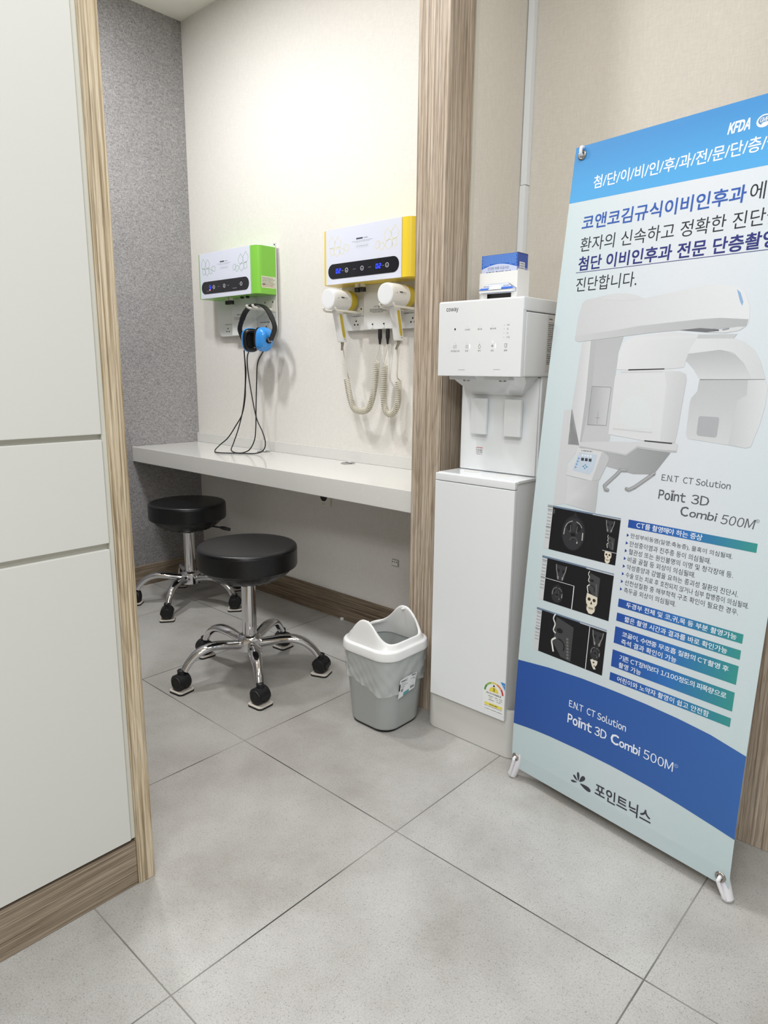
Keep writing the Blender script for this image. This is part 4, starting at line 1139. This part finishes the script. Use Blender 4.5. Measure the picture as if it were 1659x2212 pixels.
a.rect(cy0, 1.298, cy1, cz1, (150, 160, 215), 0); a.rect(cy0, 1.366, cy1, cz1, (48, 78, 165), 1)
for i in range(7): a.rect(cy0, 1.369 + i * .0045, cy1, 1.3705 + i * .0045, (70, 102, 188), 2)
a.rect(.6205, 1.353, .6485, 1.3795, (226, 228, 236), 3)
for i in range(3): a.rect(.624, 1.3735 - i * .006, .6265, 1.376 - i * .006, (40, 40, 46), 4); a.scribble(.6295, 1.3735 - i * .006, .645, .0026, (90, 92, 100), 4, i)
a.build('carton_side_print', M['print_gloss'], ct)
bm = nb(); prism(bm, [(cx1 - .006, cz1), (cx1, cz1), (cx1, cz1 + .0015)], lambda u, v, h: Vector((u, h, v)), cy0 + .002, cy1); obj('carton_flap', bm, M['socket_dark'], ct)
pk = thing('paper_cup_packet', (1.028, 0.602, 1.2875), 'flat pack of white paper cups poking out of the front slot of the white holder', 'paper cups')
bm = nb(); loft(bm, [[(x, y, z) for x, y in ((.9705, .60), (.9705, .642), (1.086, .642), (1.086, .60))] for z in (1.2995, 1.3045)]) if False else box(bm, (.9735, .592, 1.2997), (1.0835, .6055, 1.3058), .001)
obj('cup_stack', bm, M['paper'], pk)
a = Art(lambda s, q, l: (s, .5905 + q * .0145 - l * .0004, 1.3062 + q * .0168 + l * .0002))
def tz(s0, s1, q): return [(s0, 0), (s1, 0)]
a.poly([(.9705, 0), (1.0865, 0), (1.0605, 1.0), (.9915, 1.0)], (206, 214, 240), 0)
a.poly([(.9705, 0), (1.004, 0), (1.0065, .32), (.9770, .32)], (56, 108, 205), 1); a.poly([(1.0475, 0), (1.0865, 0), (1.0790, .36), (1.0445, .36)], (56, 108, 205), 1)
a.text('종이컵', .984, .45, 1.0, .72, (84, 92, 128), 1); a.text('위생 봉투', 1.048, .45, 1.068, .72, (84, 92, 128), 1)
a.poly([(1.003, 0)] + [(1.0255 + .0205 * math.cos(R_(q)), .08 + .66 * math.sin(R_(q))) for q in range(180, -1, -12)] + [(1.048, 0)], (240, 238, 230), 2)
a.build('packet_print', M['print_gloss'], pk)

# ================================================================== banner on its X stand
BL = Vector((1.2766, 0.3902, 0.032)); BE = Vector((0.98865, -0.15023, 0)); BU = Vector((0.01137, 0.07482, 0.99713)); BN = Vector((-0.1498, -0.9858, 0.0757))
BW, BH, BA = 0.5835, 1.574, 0.024
def bul(t):
    s = min(max(t / BH, 0), 1)
    return BA * math.sin(math.pi * s ** 0.72)
def bpt(s, t, l=0): return BL + BE * s + BU * t + BN * (bul(t) + l * .0001)
bn = thing('banner_stand', BL + BE * .29 + Vector((0, .02, -.032)), 'tall blue and white printed banner on a white X stand in front of the purifier', 'banner')
a = Art(bpt, 0.04)
def basecol(s, t):
    k = min(1, abs(s - .33) / .33) ** 1.5; b = max(0, 1 - t / .75)
    k = min(1, k * .75 + b * .7)
    return tuple(x + (y - x) * k for x, y in zip((214, 218, 224), (196, 213, 216)))
n = 12
for i in range(n): a.poly([(BW * i / n, 0), (BW * (i + 1) / n, 0), (BW * (i + 1) / n, BH), (BW * i / n, BH)], basecol, 0)
for i in range(4): a.poly([(BW * i / 4, 0), (BW * (i + 1) / 4, 0), (BW * (i + 1) / 4, BH), (BW * i / 4, BH)], (222, 226, 228), -8)
def head(s, t):
    k = min(1, max(0, (t - 1.462) / .1)); return tuple(x + (y - x) * k for x, y in zip((82, 164, 220), (66, 138, 198)))
for i in range(6): a.poly([(BW * i / 6, 1.4475 - .0015 * i), (BW * (i + 1) / 6, 1.4475 - .0015 * (i + 1)), (BW * (i + 1) / 6, BH), (BW * i / 6, BH)], head, 1)
WH = (236, 240, 248)
a.text('첨/단/이/비/인/후/과/전/문/단/층/촬/영', .0625, 1.470, .5, 1.4985, WH, 2, bold=.014, res=3)
a.text('KFDA', .3640, 1.5165, .4060, 1.5365, WH, 2, bold=.05, shear=.12, res=3)
a.ell(.4315, 1.525, .0140, .0118, WH, 2, 28); a.ell(.4318, 1.5262, .0112, .0084, (90, 140, 185), 3, 28); a.ell(.436, 1.5195, .0085, .0028, WH, 4, 16)
a.text('GMP', .4238, 1.5228, .4405, 1.5312, WH, 5, bold=.01)
NAVY = (44, 50, 118); BB = (50, 90, 170); TK = (40, 42, 48)
a.text('코앤코김규식이비인후과', .0453, 1.3795, .4190, 1.4125, BB, 2, bold=.022, res=4)
a.text('에서', .4265, 1.3795, .4885, 1.4125, TK, 2, res=4)
a.text('환자의 신속하고 정확한 진단을', .0476, 1.330, .4945, 1.363, TK, 2, res=4)
a.text('첨단 이비인후과 전문 단층촬영', .0495, 1.287, .4910, 1.3185, NAVY, 2, bold=.026, res=4)
a.text('으로', .4940, 1.287, .548, 1.3185, TK, 2)
a.rect(.0446, 1.2825, .49, 1.2838, NAVY, 2)
a.text('진단합니다.', .0497, 1.2385, .2085, 1.2712, TK, 2, res=4)
# the machine
G = lambda v, d=4: (v - 8, v - 6, v - 8 + d)
def gr(c0, c1, a0, a1, ax=0):
    return lambda s, t: tuple(x + (y - x) * min(1, max(0, ((s, t)[ax] - a0) / (a1 - a0))) for x, y in zip(c0, c1))
P3 = a.poly
P3([(.0603, .9602), (.083, .9629), (.1169, .8746), (.0885, .8333), (.0982, .7366), (.0606, .7274)], G(212), 2)
P3([(.0874, 1.1214), (.1109, 1.1238), (.1164, .9911), (.1164, .8778), (.083, .8778), (.0811, .9628)], gr(G(208), G(222), .083, .116), 2)
P3([(.1109, 1.1238), (.1953, 1.1303), (.1872, 1.0951), (.1877, 1.0476), (.1952, .9062), (.1936, .8939), (.1155, .8841), (.1164, .9911)], gr(G(202), G(190), .9, 1.13, 1), 2)
P3([(.1109, 1.1238), (.1255, 1.1248), (.131, .99), (.1195, .8841), (.1155, .8841), (.1164, .9911)], G(188), 3)
P3([(.1298, 1.0188), (.1803, 1.0175), (.1804, .9311), (.13, .9293)], gr(G(178), G(206), .13, .18), 3)
a.line([(.1298, 1.0188), (.1803, 1.0175), (.1804, .9311), (.13, .9293)], .0008, (120, 122, 126), 4, True)
a.line([(.1555, .962), (.1555, .932)], .0007, (140, 140, 144), 4); a.line([(.150, .947), (.161, .947)], .0012, (150, 150, 154), 4)
P3([(.0657, 1.1282), (.0675, 1.1778), (.0735, 1.2113), (.0835, 1.2183), (.1532, 1.2266), (.1871, 1.2254), (.2143, 1.219), (.2317, 1.2106), (.3626, 1.2262), (.395, 1.2273), (.4275, 1.2206), (.4476, 1.2063), (.4609, 1.1776), (.4637, 1.1522), (.4592, 1.141), (.4089, 1.1392), (.3251, 1.1393), (.2652, 1.1366), (.1885, 1.1305), (.0761, 1.1217)], gr(G(208), G(226), .08, .44), 3)
P3([(.1532, 1.2266), (.1871, 1.2254), (.2143, 1.219), (.2317, 1.2106), (.19, 1.2085), (.12, 1.217)], G(214), 4)
P3([(.0653, 1.136), (.1659, 1.1446), (.2312, 1.1522), (.3647, 1.1597), (.4056, 1.1603), (.462, 1.1548), (.4596, 1.1418), (.4089, 1.1392), (.3251, 1.1393), (.2652, 1.1366), (.1885, 1.1305), (.0761, 1.1217), (.066, 1.1266)], gr(G(206), G(182), .07, .46), 4)
P3([(.3251, 1.1393), (.3675, 1.142), (.4065, 1.1378), (.4083, 1.1346), (.3828, 1.1329)], (112, 114, 118), 5)
P3([(.4065, 1.1378), (.4452, 1.1414), (.458, 1.1403), (.4463, 1.1339), (.4209, 1.1304), (.3828, 1.1329)], G(216), 5); P3([(.413, 1.1375), (.428, 1.1398), (.427, 1.137), (.416, 1.1352)], (140, 142, 146), 6)
P3([(.4306, 1.214), (.4386, 1.207), (.4466, 1.1887), (.4459, 1.1816), (.4407, 1.1891)], (140, 172, 208), 5)
P3([(.1878, 1.058), (.1894, 1.0922), (.1958, 1.1156), (.2154, 1.1282), (.3138, 1.1362), (.364, 1.129), (.4448, 1.1275), (.4384, 1.1187), (.3652, 1.1209), (.3502, 1.0901), (.3458, 1.0628), (.3257, 1.06), (.2182, 1.0567)], gr(G(226), G(214), .19, .36), 3)
P3([(.366, 1.129), (.4448, 1.1275), (.4384, 1.1187), (.3652, 1.1209)], G(198), 4)
P3([(.3652, 1.1209), (.4384, 1.1187), (.4598, 1.113), (.4825, 1.096), (.4988, 1.0706), (.5108, 1.0405), (.4863, 1.0401), (.4665, 1.0707), (.4427, 1.0915), (.4155, 1.0971), (.3502, 1.0901), (.3562, 1.1063)], gr(G(222), G(212), .36, .51), 4)
P3([(.348, 1.0765), (.3526, 1.0928), (.3688, 1.0979), (.4237, 1.0957), (.4513, 1.0862), (.4723, 1.0655), (.4863, 1.0401), (.3837, 1.0386), (.3663, 1.0601)], gr(G(212), G(186), 1.04, 1.095, 1), 3)
P3([(.1869, 1.0416), (.1989, 1.0521), (.2199, 1.0567), (.3019, 1.0585), (.3383, 1.0545), (.3522, 1.0491), (.3554, 1.0381), (.352, .927), (.3493, .9056), (.2803, .9041), (.1892, .9118)], G(222), 4)
P3([(.3041, 1.0543), (.3383, 1.0545), (.3522, 1.0491), (.3554, 1.0381), (.352, .927), (.3493, .9056), (.3163, .9042), (.313, 1.0263)], gr(G(216), G(204), .31, .355), 5)
P3([(.2174, .941), (.2079, .9704), (.2227, .9949), (.2479, 1.0016), (.2756, .9881), (.2902, .9542), (.2936, .9313), (.246, .928)], (214, 219, 220), 5)
a.line([(.199, .925), (.296, .923)], .003, G(208), 5); a.line([(.2, 1.0515), (.302, 1.0535)], .002, G(206), 5)
P3([(.218, 1.0582), (.3031, 1.0604), (.3035, 1.0582), (.2184, 1.0555)], (60, 60, 62), 6); P3([(.2801, .9056), (.3449, .9053), (.3439, .9023), (.2805, .9027)], (70, 70, 72), 6)
P3([(.3825, 1.0372), (.5109, 1.04), (.5172, 1.023), (.5183, .9927), (.5141, .9569), (.5039, .9111), (.4944, .9076), (.4656, .9103), (.3769, .9163), (.3712, .9256), (.3697, .9919), (.3713, 1.0002), (.3818, 1.0141)], gr(G(212), G(194), .915, 1.035, 1), 3)
P3([(.479, 1.0387), (.5109, 1.04), (.5172, 1.023), (.5183, .9927), (.5141, .9569), (.5039, .9111), (.4944, .9076), (.4603, .9111), (.465, .9983), (.4811, 1.0092)], gr(G(204), G(220), .462, .515), 4)
a.line([(.3837, 1.038), (.51, 1.0402)], .0009, (110, 112, 114), 5)
P3([(.3951, .9643), (.4321, .9643), (.4353, .9612), (.4353, .9264), (.4322, .9235), (.397, .9248), (.3936, .9287), (.3928, .9615)], (172, 173, 177), 5)
P3([(.1864, .8717), (.242, .8656), (.2683, .8878), (.3193, .8844), (.3437, .8839), (.3165, .8407), (.3051, .8335), (.264, .8291), (.1947, .8387)], gr(G(184), G(154), .19, .34), 4)
P3([(.115, .8872), (.1934, .8954), (.2439, .8981), (.2632, .9003), (.282, .9037), (.3554, .9047), (.3575, .9007), (.3566, .8865), (.3193, .8844), (.2652, .8866), (.2419, .8665), (.1169, .8746)], G(212), 5)
P3([(.1169, .8746), (.2419, .8665), (.2652, .8866), (.3193, .8844), (.3566, .8865), (.3566, .89), (.32, .8885), (.265, .891), (.24, .8705), (.1169, .8785)], G(190), 6)
for L in ([(.2455, .835), (.232, .834), (.2235, .823), (.196, .7935), (.2, .785), (.206, .785)], [(.3130, .836), (.305, .829), (.272, .8005), (.2585, .7925), (.2525, .794)]):
    a.line(L, .0085, (150, 151, 154), 6); 
    for q in L: a.ell(q[0], q[1], .0042, .0042, (150, 151, 154), 6, 12)
    a.line([(u + .001, v + .0015) for u, v in L], .003, (176, 177, 180), 7)
P3([(.0947, .8031), (.1609, .8003), (.1795, .8089), (.1809, .7494), (.1803, .7278), (.0963, .7363)], gr(G(216), G(190), .13, .18), 5)
P3([(.1133, .8737), (.1792, .8726), (.1985, .8606), (.1996, .8531), (.1817, .8061), (.1609, .8003), (.0886, .8056), (.0879, .8104)], G(218), 6)
P3([(.1792, .8726), (.1985, .8606), (.1996, .8531), (.1817, .8061), (.1609, .8003), (.163, .81), (.177, .862)], G(198), 7)
P3([(.1185, .8637), (.1664, .862), (.1612, .8239), (.1516, .8143), (.1052, .819)], (192, 204, 218), 7)
for i in range(4): a.ell(.128 + i * .0075, .8575, .0026, .0026, (225, 230, 236), 8, 10)
for i in range(3): a.rect(.1255 + i * .0105, .8445, .133 + i * .0105, .8515, (62, 66, 74), 8)
for i in range(4): a.ell(.1185 - i * .002, .849 - i * .0072, .0026, .0026, (120, 160, 205), 8, 10)
for q in range(4): a.poly([(.1385 + .008 * math.cos(R_(90 * q)), .8315 + .0066 * math.sin(R_(90 * q))), (.1385 + .0035 * math.cos(R_(90 * q + 40)), .8315 + .0035 * math.sin(R_(90 * q + 40))), (.1385 + .0035 * math.cos(R_(90 * q - 40)), .8315 + .0035 * math.sin(R_(90 * q - 40)))], (52, 140, 180), 8)
a.scribble(.123, .8672, .154, .0022, (110, 114, 122), 8, 4)
# product lettering
GT = (88, 90, 96)
a.text('E.N.T  CT Solution', .3318, .8235, .4779, .8378, GT, 2, bold=.004)
a.text('Po', .3306, .7835, .3565, .8035, GT, 2, bold=.022); a.text('ı', .3592, .7838, .3625, .7990, GT, 2, bold=.022); a.text('nt', .3652, .7838, .3900, .8025, GT, 2, bold=.022)
a.text('3D', .4030, .7838, .4402, .8035, GT, 2, bold=.006)
def petals(cx, cy, k, c, l):
    for ang in (-38, 0, 38):
        u, v = math.sin(R_(ang)), math.cos(R_(ang))
        a.poly([(cx + u * .001 * k, cy), (cx + (u * 3.2 - v * 1.0) * .001 * k, cy + (v * 3.2 + u * 1.0) * .001 * k), (cx + u * .0062 * k, cy + v * .0062 * k), (cx + (u * 3.2 + v * 1.0) * .001 * k, cy + (v * 3.2 - u * 1.0) * .001 * k)], c, l)
petals(.3608, .8005, 1.15, GT, 2)
a.text('C', .3836, .7555, .4005, .7755, GT, 2, bold=.022); a.text('ombi', .4028, .7560, .4590, .7725, GT, 2, bold=.02, shear=.12)
a.text('500M', .4680, .7530, .5325, .7725, GT, 2, shear=.14)
a.arc(.5385, .7705, .0028, .0034, 0, 360, GT, 2, 16); a.text('R', .5372, .769, h=.003, col=GT, lay=2)
# bars
def barc(s, t):
    k = (s - .268) / .277
    c = ((40, 78, 158), (52, 112, 182), (58, 146, 140))
    k = min(1, max(0, k)) * 2; i = min(1, int(k)); f = k - i
    return tuple(x + (y - x) * f for x, y in zip(c[i], c[i + 1]))
BAR = ((.7271, .7090, [('CT를 촬영해야 하는 증상', .2885, .4372)]), (.5440, .5247, [('두경부 전체 및 코,귀,목 등 부분 촬영가능', .2885, .5330)]), (.5107, .4914, [('짧은 촬영 시간과 결과를 바로 확인가능', .2885, .5190)]),
       (.4780, .4385, [('코골이, 수면중 무호흡 질환의 CT촬영 후', .2870, .5270), ('즉석 결과 확인이 가능', .2870, .4190)]), (.4222, .3816, [('기존 CT장비보다 1/100정도의 피폭량으로', .2875, .5300), ('촬영 가능', .2875, .3430)]), (.3670, .3478, [('어린이와 노약자 촬영이 쉽고 안전함', .2875, .5010)]))
for t1, t0, L in BAR:
    a.rect(.2682, t0, .5450, t1, barc, 2)
    for i, (s, s0, s1) in enumerate(L):
        hgt = .0128
        b = (t0 + t1) / 2 - hgt / 2 if len(L) == 1 else (t1 - .0195 - .0178 * i)
        a.text(s, s0, b, s1, b + hgt, WH, 3, bold=.012)
BUL = (('만성부비동염(일명:축농증), 물혹이 의심될때.', .5020), ('만성중이염과 진주종 등이 의심될때.', .4612), ('혈관성 또는 원인불명의 이명 및 청각장애 등.', .5085), ('비골 골절 등 외상이 의심될때.', .4338), ('악성종양과 감별을 요하는 종괴성 질환의 진단시.', .5236), ('수술 또는 치료 후 호전되지 않거나 심부 합병증이 의심될때.', .5464), ('선천성질환 중 해부학적 구조 확인이 필요한 경우.', .5290), ('측두골 외상이 의심될때.', .4012))
for i, (s, s1) in enumerate(BUL):
    t = .6915 - .01783 * i
    a.poly([(.2682, t + .0040), (.2682, t - .0040), (.2738, t)], (44, 64, 150), 2)
    a.text(s, .2782, t - .0064, s1, t + .0062, (52, 56, 62), 2)
# scans
DK = (26, 26, 30)
def scan_bg(s0, t0, s1, t1):
    a.rect(s0, t0, s0 + .0165, t1 + .0035, (205, 208, 210), 2); a.rect(s0, t1 - .002, s1, t1 + .004, (110, 128, 150), 2)
    a.rect(s0 + .0163, t0, s1, t1, DK, 3); a.rect(s0 + .13, t1 - .001, s1, t1 + .002, (190, 196, 205), 3)
    for i in range(9):
        for j in range(3): a.rect(s0 + .003 + j * .004, t1 - .012 - i * .0085, s0 + .0055 + j * .004, t1 - .009 - i * .0085, (140, 145, 150), 3)
    for v in (.006, .05): a.rect(s0 + .001, t1 - v - .0012, s0 + .0158, t1 - v, (70, 76, 84), 3)
def sm(L): return [(p.x, p.y) for p in crom([(u, v, 0) for u, v in L], 5)]
def axial(cx, cy, k, l=4):
    a.ell(cx, cy, .036 * k, .046 * k, (42, 42, 46), l, 28); a.ell(cx, cy - .002 * k, .033 * k, .042 * k, (52, 52, 56), l + 1, 28)
    a.poly([(cx - .008 * k, cy + .043 * k), (cx, cy + .056 * k), (cx + .008 * k, cy + .043 * k)], (44, 44, 48), l)
    a.arc(cx, cy + .004 * k, .0268 * k, .0290 * k, 30, 78, (158, 158, 156), l + 2, 8); a.arc(cx, cy + .004 * k, .0268 * k, .0290 * k, 102, 165, (158, 158, 156), l + 2, 8)
    a.line([(cx - .0275 * k, cy + .01 * k), (cx - .029 * k, cy - .008 * k)], .0026 * k, (170, 170, 166), l + 2); a.line([(cx + .0285 * k, cy + .006 * k), (cx + .029 * k, cy - .014 * k)], .0034 * k, (176, 176, 172), l + 2)
    for s in (-1, 1):
        a.ell(cx + s * .0145 * k, cy + .016 * k, .0075 * k, .0105 * k, (34, 34, 37), l + 2, 14); a.line([(cx + s * .0105 * k, cy + .02 * k), (cx + s * .009 * k, cy + .004 * k), (cx + s * .013 * k, cy + .002 * k)], .0014 * k, (120, 120, 120), l + 3)
    for q in (-1, 0, 1): a.line([(cx + q * .003 * k, cy + .030 * k), (cx + q * .0034 * k, cy + .006 * k)], .0009 * k, (78, 78, 80), l + 3)
    a.ell(cx, cy - .004 * k, .0075 * k, .005 * k, (26, 26, 28), l + 2, 14)
    a.arc(cx + .003 * k, cy - .022 * k, .0105 * k, .0130 * k, 10, 170, (84, 84, 84), l + 2, 12); a.ell(cx + .0145 * k, cy - .0225 * k, .0022 * k, .003 * k, (170, 170, 165), l + 3, 8)
def coronal(cx, cy, k, l=4):
    a.poly([(cx - .016 * k, cy + .018 * k), (cx + .016 * k, cy + .018 * k), (cx + .011 * k, cy - .016 * k), (cx + .004 * k, cy - .02 * k), (cx - .004 * k, cy - .02 * k), (cx - .011 * k, cy - .016 * k)], (58, 58, 62), l)
    for s in (-1, 1):
        a.line([(cx + s * .015 * k, cy + .019 * k), (cx + s * .0135 * k, cy + .006 * k), (cx + s * .0095 * k, cy - .004 * k), (cx + s * .0065 * k, cy - .017 * k)], .0022 * k, (140, 140, 138), l + 1)
        a.ell(cx + s * .0065 * k, cy - .014 * k, .002 * k, .005 * k, (150, 150, 148), l + 1, 8); a.ell(cx + s * .0075 * k, cy + .004 * k, .0035 * k, .005 * k, (34, 34, 36), l + 1, 10)
def sagit(cx, cy, k, l=4):
    a.poly([(cx - .010 * k, cy + .030 * k), (cx + .022 * k, cy + .022 * k), (cx + .022 * k, cy - .032 * k), (cx + .004 * k, cy - .030 * k), (cx - .012 * k, cy - .012 * k)], (70, 70, 72), l)
    a.line(sm([(cx - .0125 * k, cy + .034 * k), (cx - .0155 * k, cy + .026 * k), (cx - .0115 * k, cy + .018 * k), (cx - .0135 * k, cy + .008 * k), (cx - .009 * k, cy + .004 * k)]), .0022 * k, (220, 220, 216), l + 1)
    a.line(sm([(cx - .008 * k, cy - .003 * k), (cx - .0145 * k, cy - .009 * k), (cx - .0125 * k, cy - .018 * k), (cx - .010 * k, cy - .026 * k)]), .0028 * k, (225, 225, 220), l + 1)
    a.ell(cx - .002 * k, cy + .010 * k, .006 * k, .004 * k, (34, 34, 36), l + 1, 12); a.arc(cx - .002 * k, cy - .014 * k, .0098 * k, .0118 * k, -30, 100, (26, 26, 28), l + 1, 10)
    for i in range(7): a.ell(cx + .013 * k + .0006 * i * k, cy + .001 * k - i * .0048 * k, .0024 * k, .0019 * k, (112, 112, 112), l + 1, 8); 
def skull(cx, cy, k, l=4):
    B0, B1 = (222, 214, 196), (186, 176, 156)
    a.poly([(cx - .0100 * k, cy + .0150 * k), (cx, cy + .0135 * k), (cx + .0100 * k, cy + .0120 * k), (cx + .0108 * k, cy + .002 * k), (cx + .0088 * k, cy - .004 * k), (cx + .0074 * k, cy - .0130 * k), (cx + .0030 * k, cy - .0182 * k), (cx - .0030 * k, cy - .0182 * k), (cx - .0074 * k, cy - .0130 * k), (cx - .0088 * k, cy - .004 * k), (cx - .0108 * k, cy + .004 * k)], B0, l)
    for s in (-1, 1):
        a.ell(cx + s * .0047 * k, cy + .0055 * k, .0030 * k, .0028 * k, (56, 48, 40), l + 1, 14); a.poly([(cx + s * .0098 * k, cy - .002 * k), (cx + s * .0072 * k, cy - .004 * k), (cx + s * .0066 * k, cy - .009 * k), (cx + s * .0072 * k, cy - .0092 * k)], (90, 78, 66), l + 1)
    a.poly([(cx, cy + .0035 * k), (cx - .0018 * k, cy - .0022 * k), (cx + .0018 * k, cy - .0022 * k)], (50, 42, 36), l + 1)
    a.poly([(cx - .0048 * k, cy - .0072 * k), (cx + .0048 * k, cy - .0072 * k), (cx + .004 * k, cy - .0108 * k), (cx - .004 * k, cy - .0108 * k)], B1, l + 1); a.line([(cx - .0044 * k, cy - .009 * k), (cx + .0044 * k, cy - .009 * k)], .0007 * k, (110, 100, 86), l + 2)
    for i in range(-3, 4): a.line([(cx + i * .0012 * k, cy - .0074 * k), (cx + i * .0012 * k, cy - .0106 * k)], .0003 * k, (130, 120, 104), l + 2)
scan_bg(.0450, .6165, .2488, .7222); axial(.128, .6690, .92); coronal(.2235, .7030, .72); sagit(.2290, .6660, .50)
a.poly([(.2115, .6455), (.249, .6455), (.249, .6455 - .0012), (.2115, .6455 - .0012)], (200, 202, 205), 4); skull(.2275, .6325, .86)
for i in range(5): a.scribble(.0635, .716 - i * .0022, .068, .0012, (120, 120, 124), 4, i)
scan_bg(.0450, .4840, .2490, .5932); coronal(.1050, .5655, 1.0); axial(.1010, .5105, .50); sagit(.1960, .5590, .86); skull(.1990, .5140, 1.45)
a.line([(.0613, .5425), (.1470, .5425)], .0012, (215, 217, 218), 5); a.line([(.1470, .5425), (.1470, .4845)], .0022, (225, 227, 228), 5)
scan_bg(.0445, .3500, .2480, .4580); sagit(.1230, .4050, 1.62); a.rect(.2015, .3505, .2032, .4570, (225, 227, 228), 5); coronal(.2260, .4340, .95); axial(.2240, .3985, .40)
a.poly([(.2130, .378), (.2200, .3825), (.2330, .3800), (.2320, .3715), (.2270, .3640), (.2300, .3590), (.2240, .3575), (.2190, .3640)], (222, 216, 202), 4); a.ell(.2225, .374, .0025, .002, (60, 54, 46), 5, 10); a.ell(.2255, .366, .002, .0016, (90, 82, 70), 5, 10)
# blue wave
WT = [(0, .3049), (.0967, .3169), (.1922, .3238), (.2805, .3256), (.3621, .3251), (.438, .3221), (.5088, .316), (BW, .3015)]
WB = [(0, .1253), (.0622, .1335), (.114, .1378), (.211, .1415), (.3005, .1418), (.3833, .1385), (.4604, .1318), (.5322, .123), (BW, .116)]
def interp(L, s):
    for (a0, b0), (a1, b1) in zip(L, L[1:]):
        if s <= a1 + 1e-9: return b0 + (b1 - b0) * (s - a0) / (a1 - a0)
    return L[-1][1]
for i in range(24):
    s0, s1 = BW * i / 24, BW * (i + 1) / 24
    a.poly([(s0, interp(WB, s0)), (s1, interp(WB, s1)), (s1, interp(WT, s1)), (s0, interp(WT, s0))], lambda s, t: (44 + 14 * s / .58, 84 + 18 * s / .58, 162 + 8 * s / .58), 2)
a.text('E.N.T  CT Solution', .1670, .2405, .3228, .2588, WH, 3, bold=.012)
a.text('Po', .1669, .1985, .1955, .2218, WH, 3, bold=.03); a.text('ı', .1988, .1988, .2022, .2160, WH, 3, bold=.03); a.text('nt', .2058, .1988, .2353, .2205, WH, 3, bold=.03)
petals(.2005, .2180, 1.3, WH, 3)
a.text('3D', .2440, .1990, .2760, .2215, WH, 3, bold=.012)
a.text('C', .2881, .1985, .3085, .2225, WH, 3, bold=.035); a.text('ombi', .3105, .1988, .3622, .2195, WH, 3, bold=.03); a.text('500M', .3712, .1980, .4412, .2205, WH, 3)
a.arc(.4475, .2155, .0034, .0042, 0, 360, (170, 190, 225), 3, 16); a.text('R', .4459, .2136, h=.0038, col=(170, 190, 225), lay=3)
KC = (62, 62, 74)
a.text('포인트닉스', .2590, .0470, .4035, .0800, KC, 2, bold=.026, res=4)
def drop(cx, cy, L, w, ang):
    u, v = math.cos(R_(ang)), math.sin(R_(ang)); pts = []
    for k in range(20):
        q = 2 * math.pi * k / 20; x = L * (0.5 + 0.5 * math.cos(q)); y = w * math.sin(q) * (0.35 + 0.65 * x / L) * .5
        pts.append((cx + u * x - v * y, cy + v * x + u * y))
    a.poly(pts, KC, 2)
for L, w, ang in ((.0175, .0080, 193), (.0165, .0090, 138), (.0230, .0100, 96), (.0240, .0145, 55)):
    drop(.2115 + .0045 * math.cos(R_(ang)), .0555 + .0045 * math.sin(R_(ang)), L, w, ang)
drop(.2165, .0552, .031, .0165, -10)
sheet = a.build('banner_sheet', M['print'], bn)
# frame of the stand, behind the sheet
hub = BL + BE * .291 + BU * .80 - BN * .035
cor = dict(tl=(.0203, 1.5532), tr=(BW - .0203, 1.5532), bl=(.0130, .0304), br=(.5653, .0184))
bm = nb(); lathe(bm, [(.0, -.02), (.026, -.02), (.03, -.015), (.03, .015), (.026, .02), (0, .02)], (hub.x, hub.y, hub.z), 'Y', 24, cap0=False, cap1=False); obj('hub', bm, M['pole'], bn)
ends = {}
for k, (s, t) in cor.items():
    g = bpt(s, t)
    bm = nb()
    ang = [2 * math.pi * i / 28 for i in range(28)]
    rings = [[g + BE * (r * math.cos(q)) + BU * (r * math.sin(q)) + BN * h for q in ang] for r, h in ((.0055, -.002), (.0055, .002), (.0068, .0035), (.0095, .0035), (.0112, .0018), (.0112, -.002))]
    loft(bm, rings, False, False); obj('grommet', bm, M['grommet'], bn, smooth=60)
    if k[0] == 't':
        tip = g + BU * .020 - BN * .012
        pts = [hub + (tip - hub) * f for f in (0.03, .35, .7, 1)]
        bm = nb(); tube(bm, pts, [.0085, .007, .006, .0055], 12); obj('pole', bm, M['pole'], bn)
        hp = [tip, g + BU * .017 - BN * .002, g + BU * .016 + BN * .006, g + BU * .007 + BN * .0075, g + BN * .005, g - BN * .006]
    else:
        tip = Vector((g.x + (.019 if k == 'br' else -.012), g.y + .004, .0))
        top_ = hub
        d = (hub - tip)
        pts = [tip + Vector((0, 0, .0005)) + d * 0.0, tip + d * .006 + Vector((0, 0, 0)), tip + d * .05, tip + d * .5, tip + d * .97]
        bm = nb(); tube(bm, pts, [.0085, .0125, .0115, .0085, .0085], 14); pl = obj('pole', bm, M['pole'], bn)
        hp = [tip + d * .02 + BN * .006, tip + d * .012 + BN * .013, g - BU * .010 + BN * .0075, g - BU * .004 + BN * .007, g + BN * .003, g - BN * .006]
    bm = nb(); tube(bm, crom(hp, 6), .0040, 10); obj('hook', bm, M['pole'], bn)
bm = nb(); tube(bm, [hub - BN * .01, hub + Vector((.03, .14, -.36)), Vector((hub.x + .06, .80, .008))], [.0085, .0085, .009], 12); obj('rear_leg', bm, M['pole'], bn)
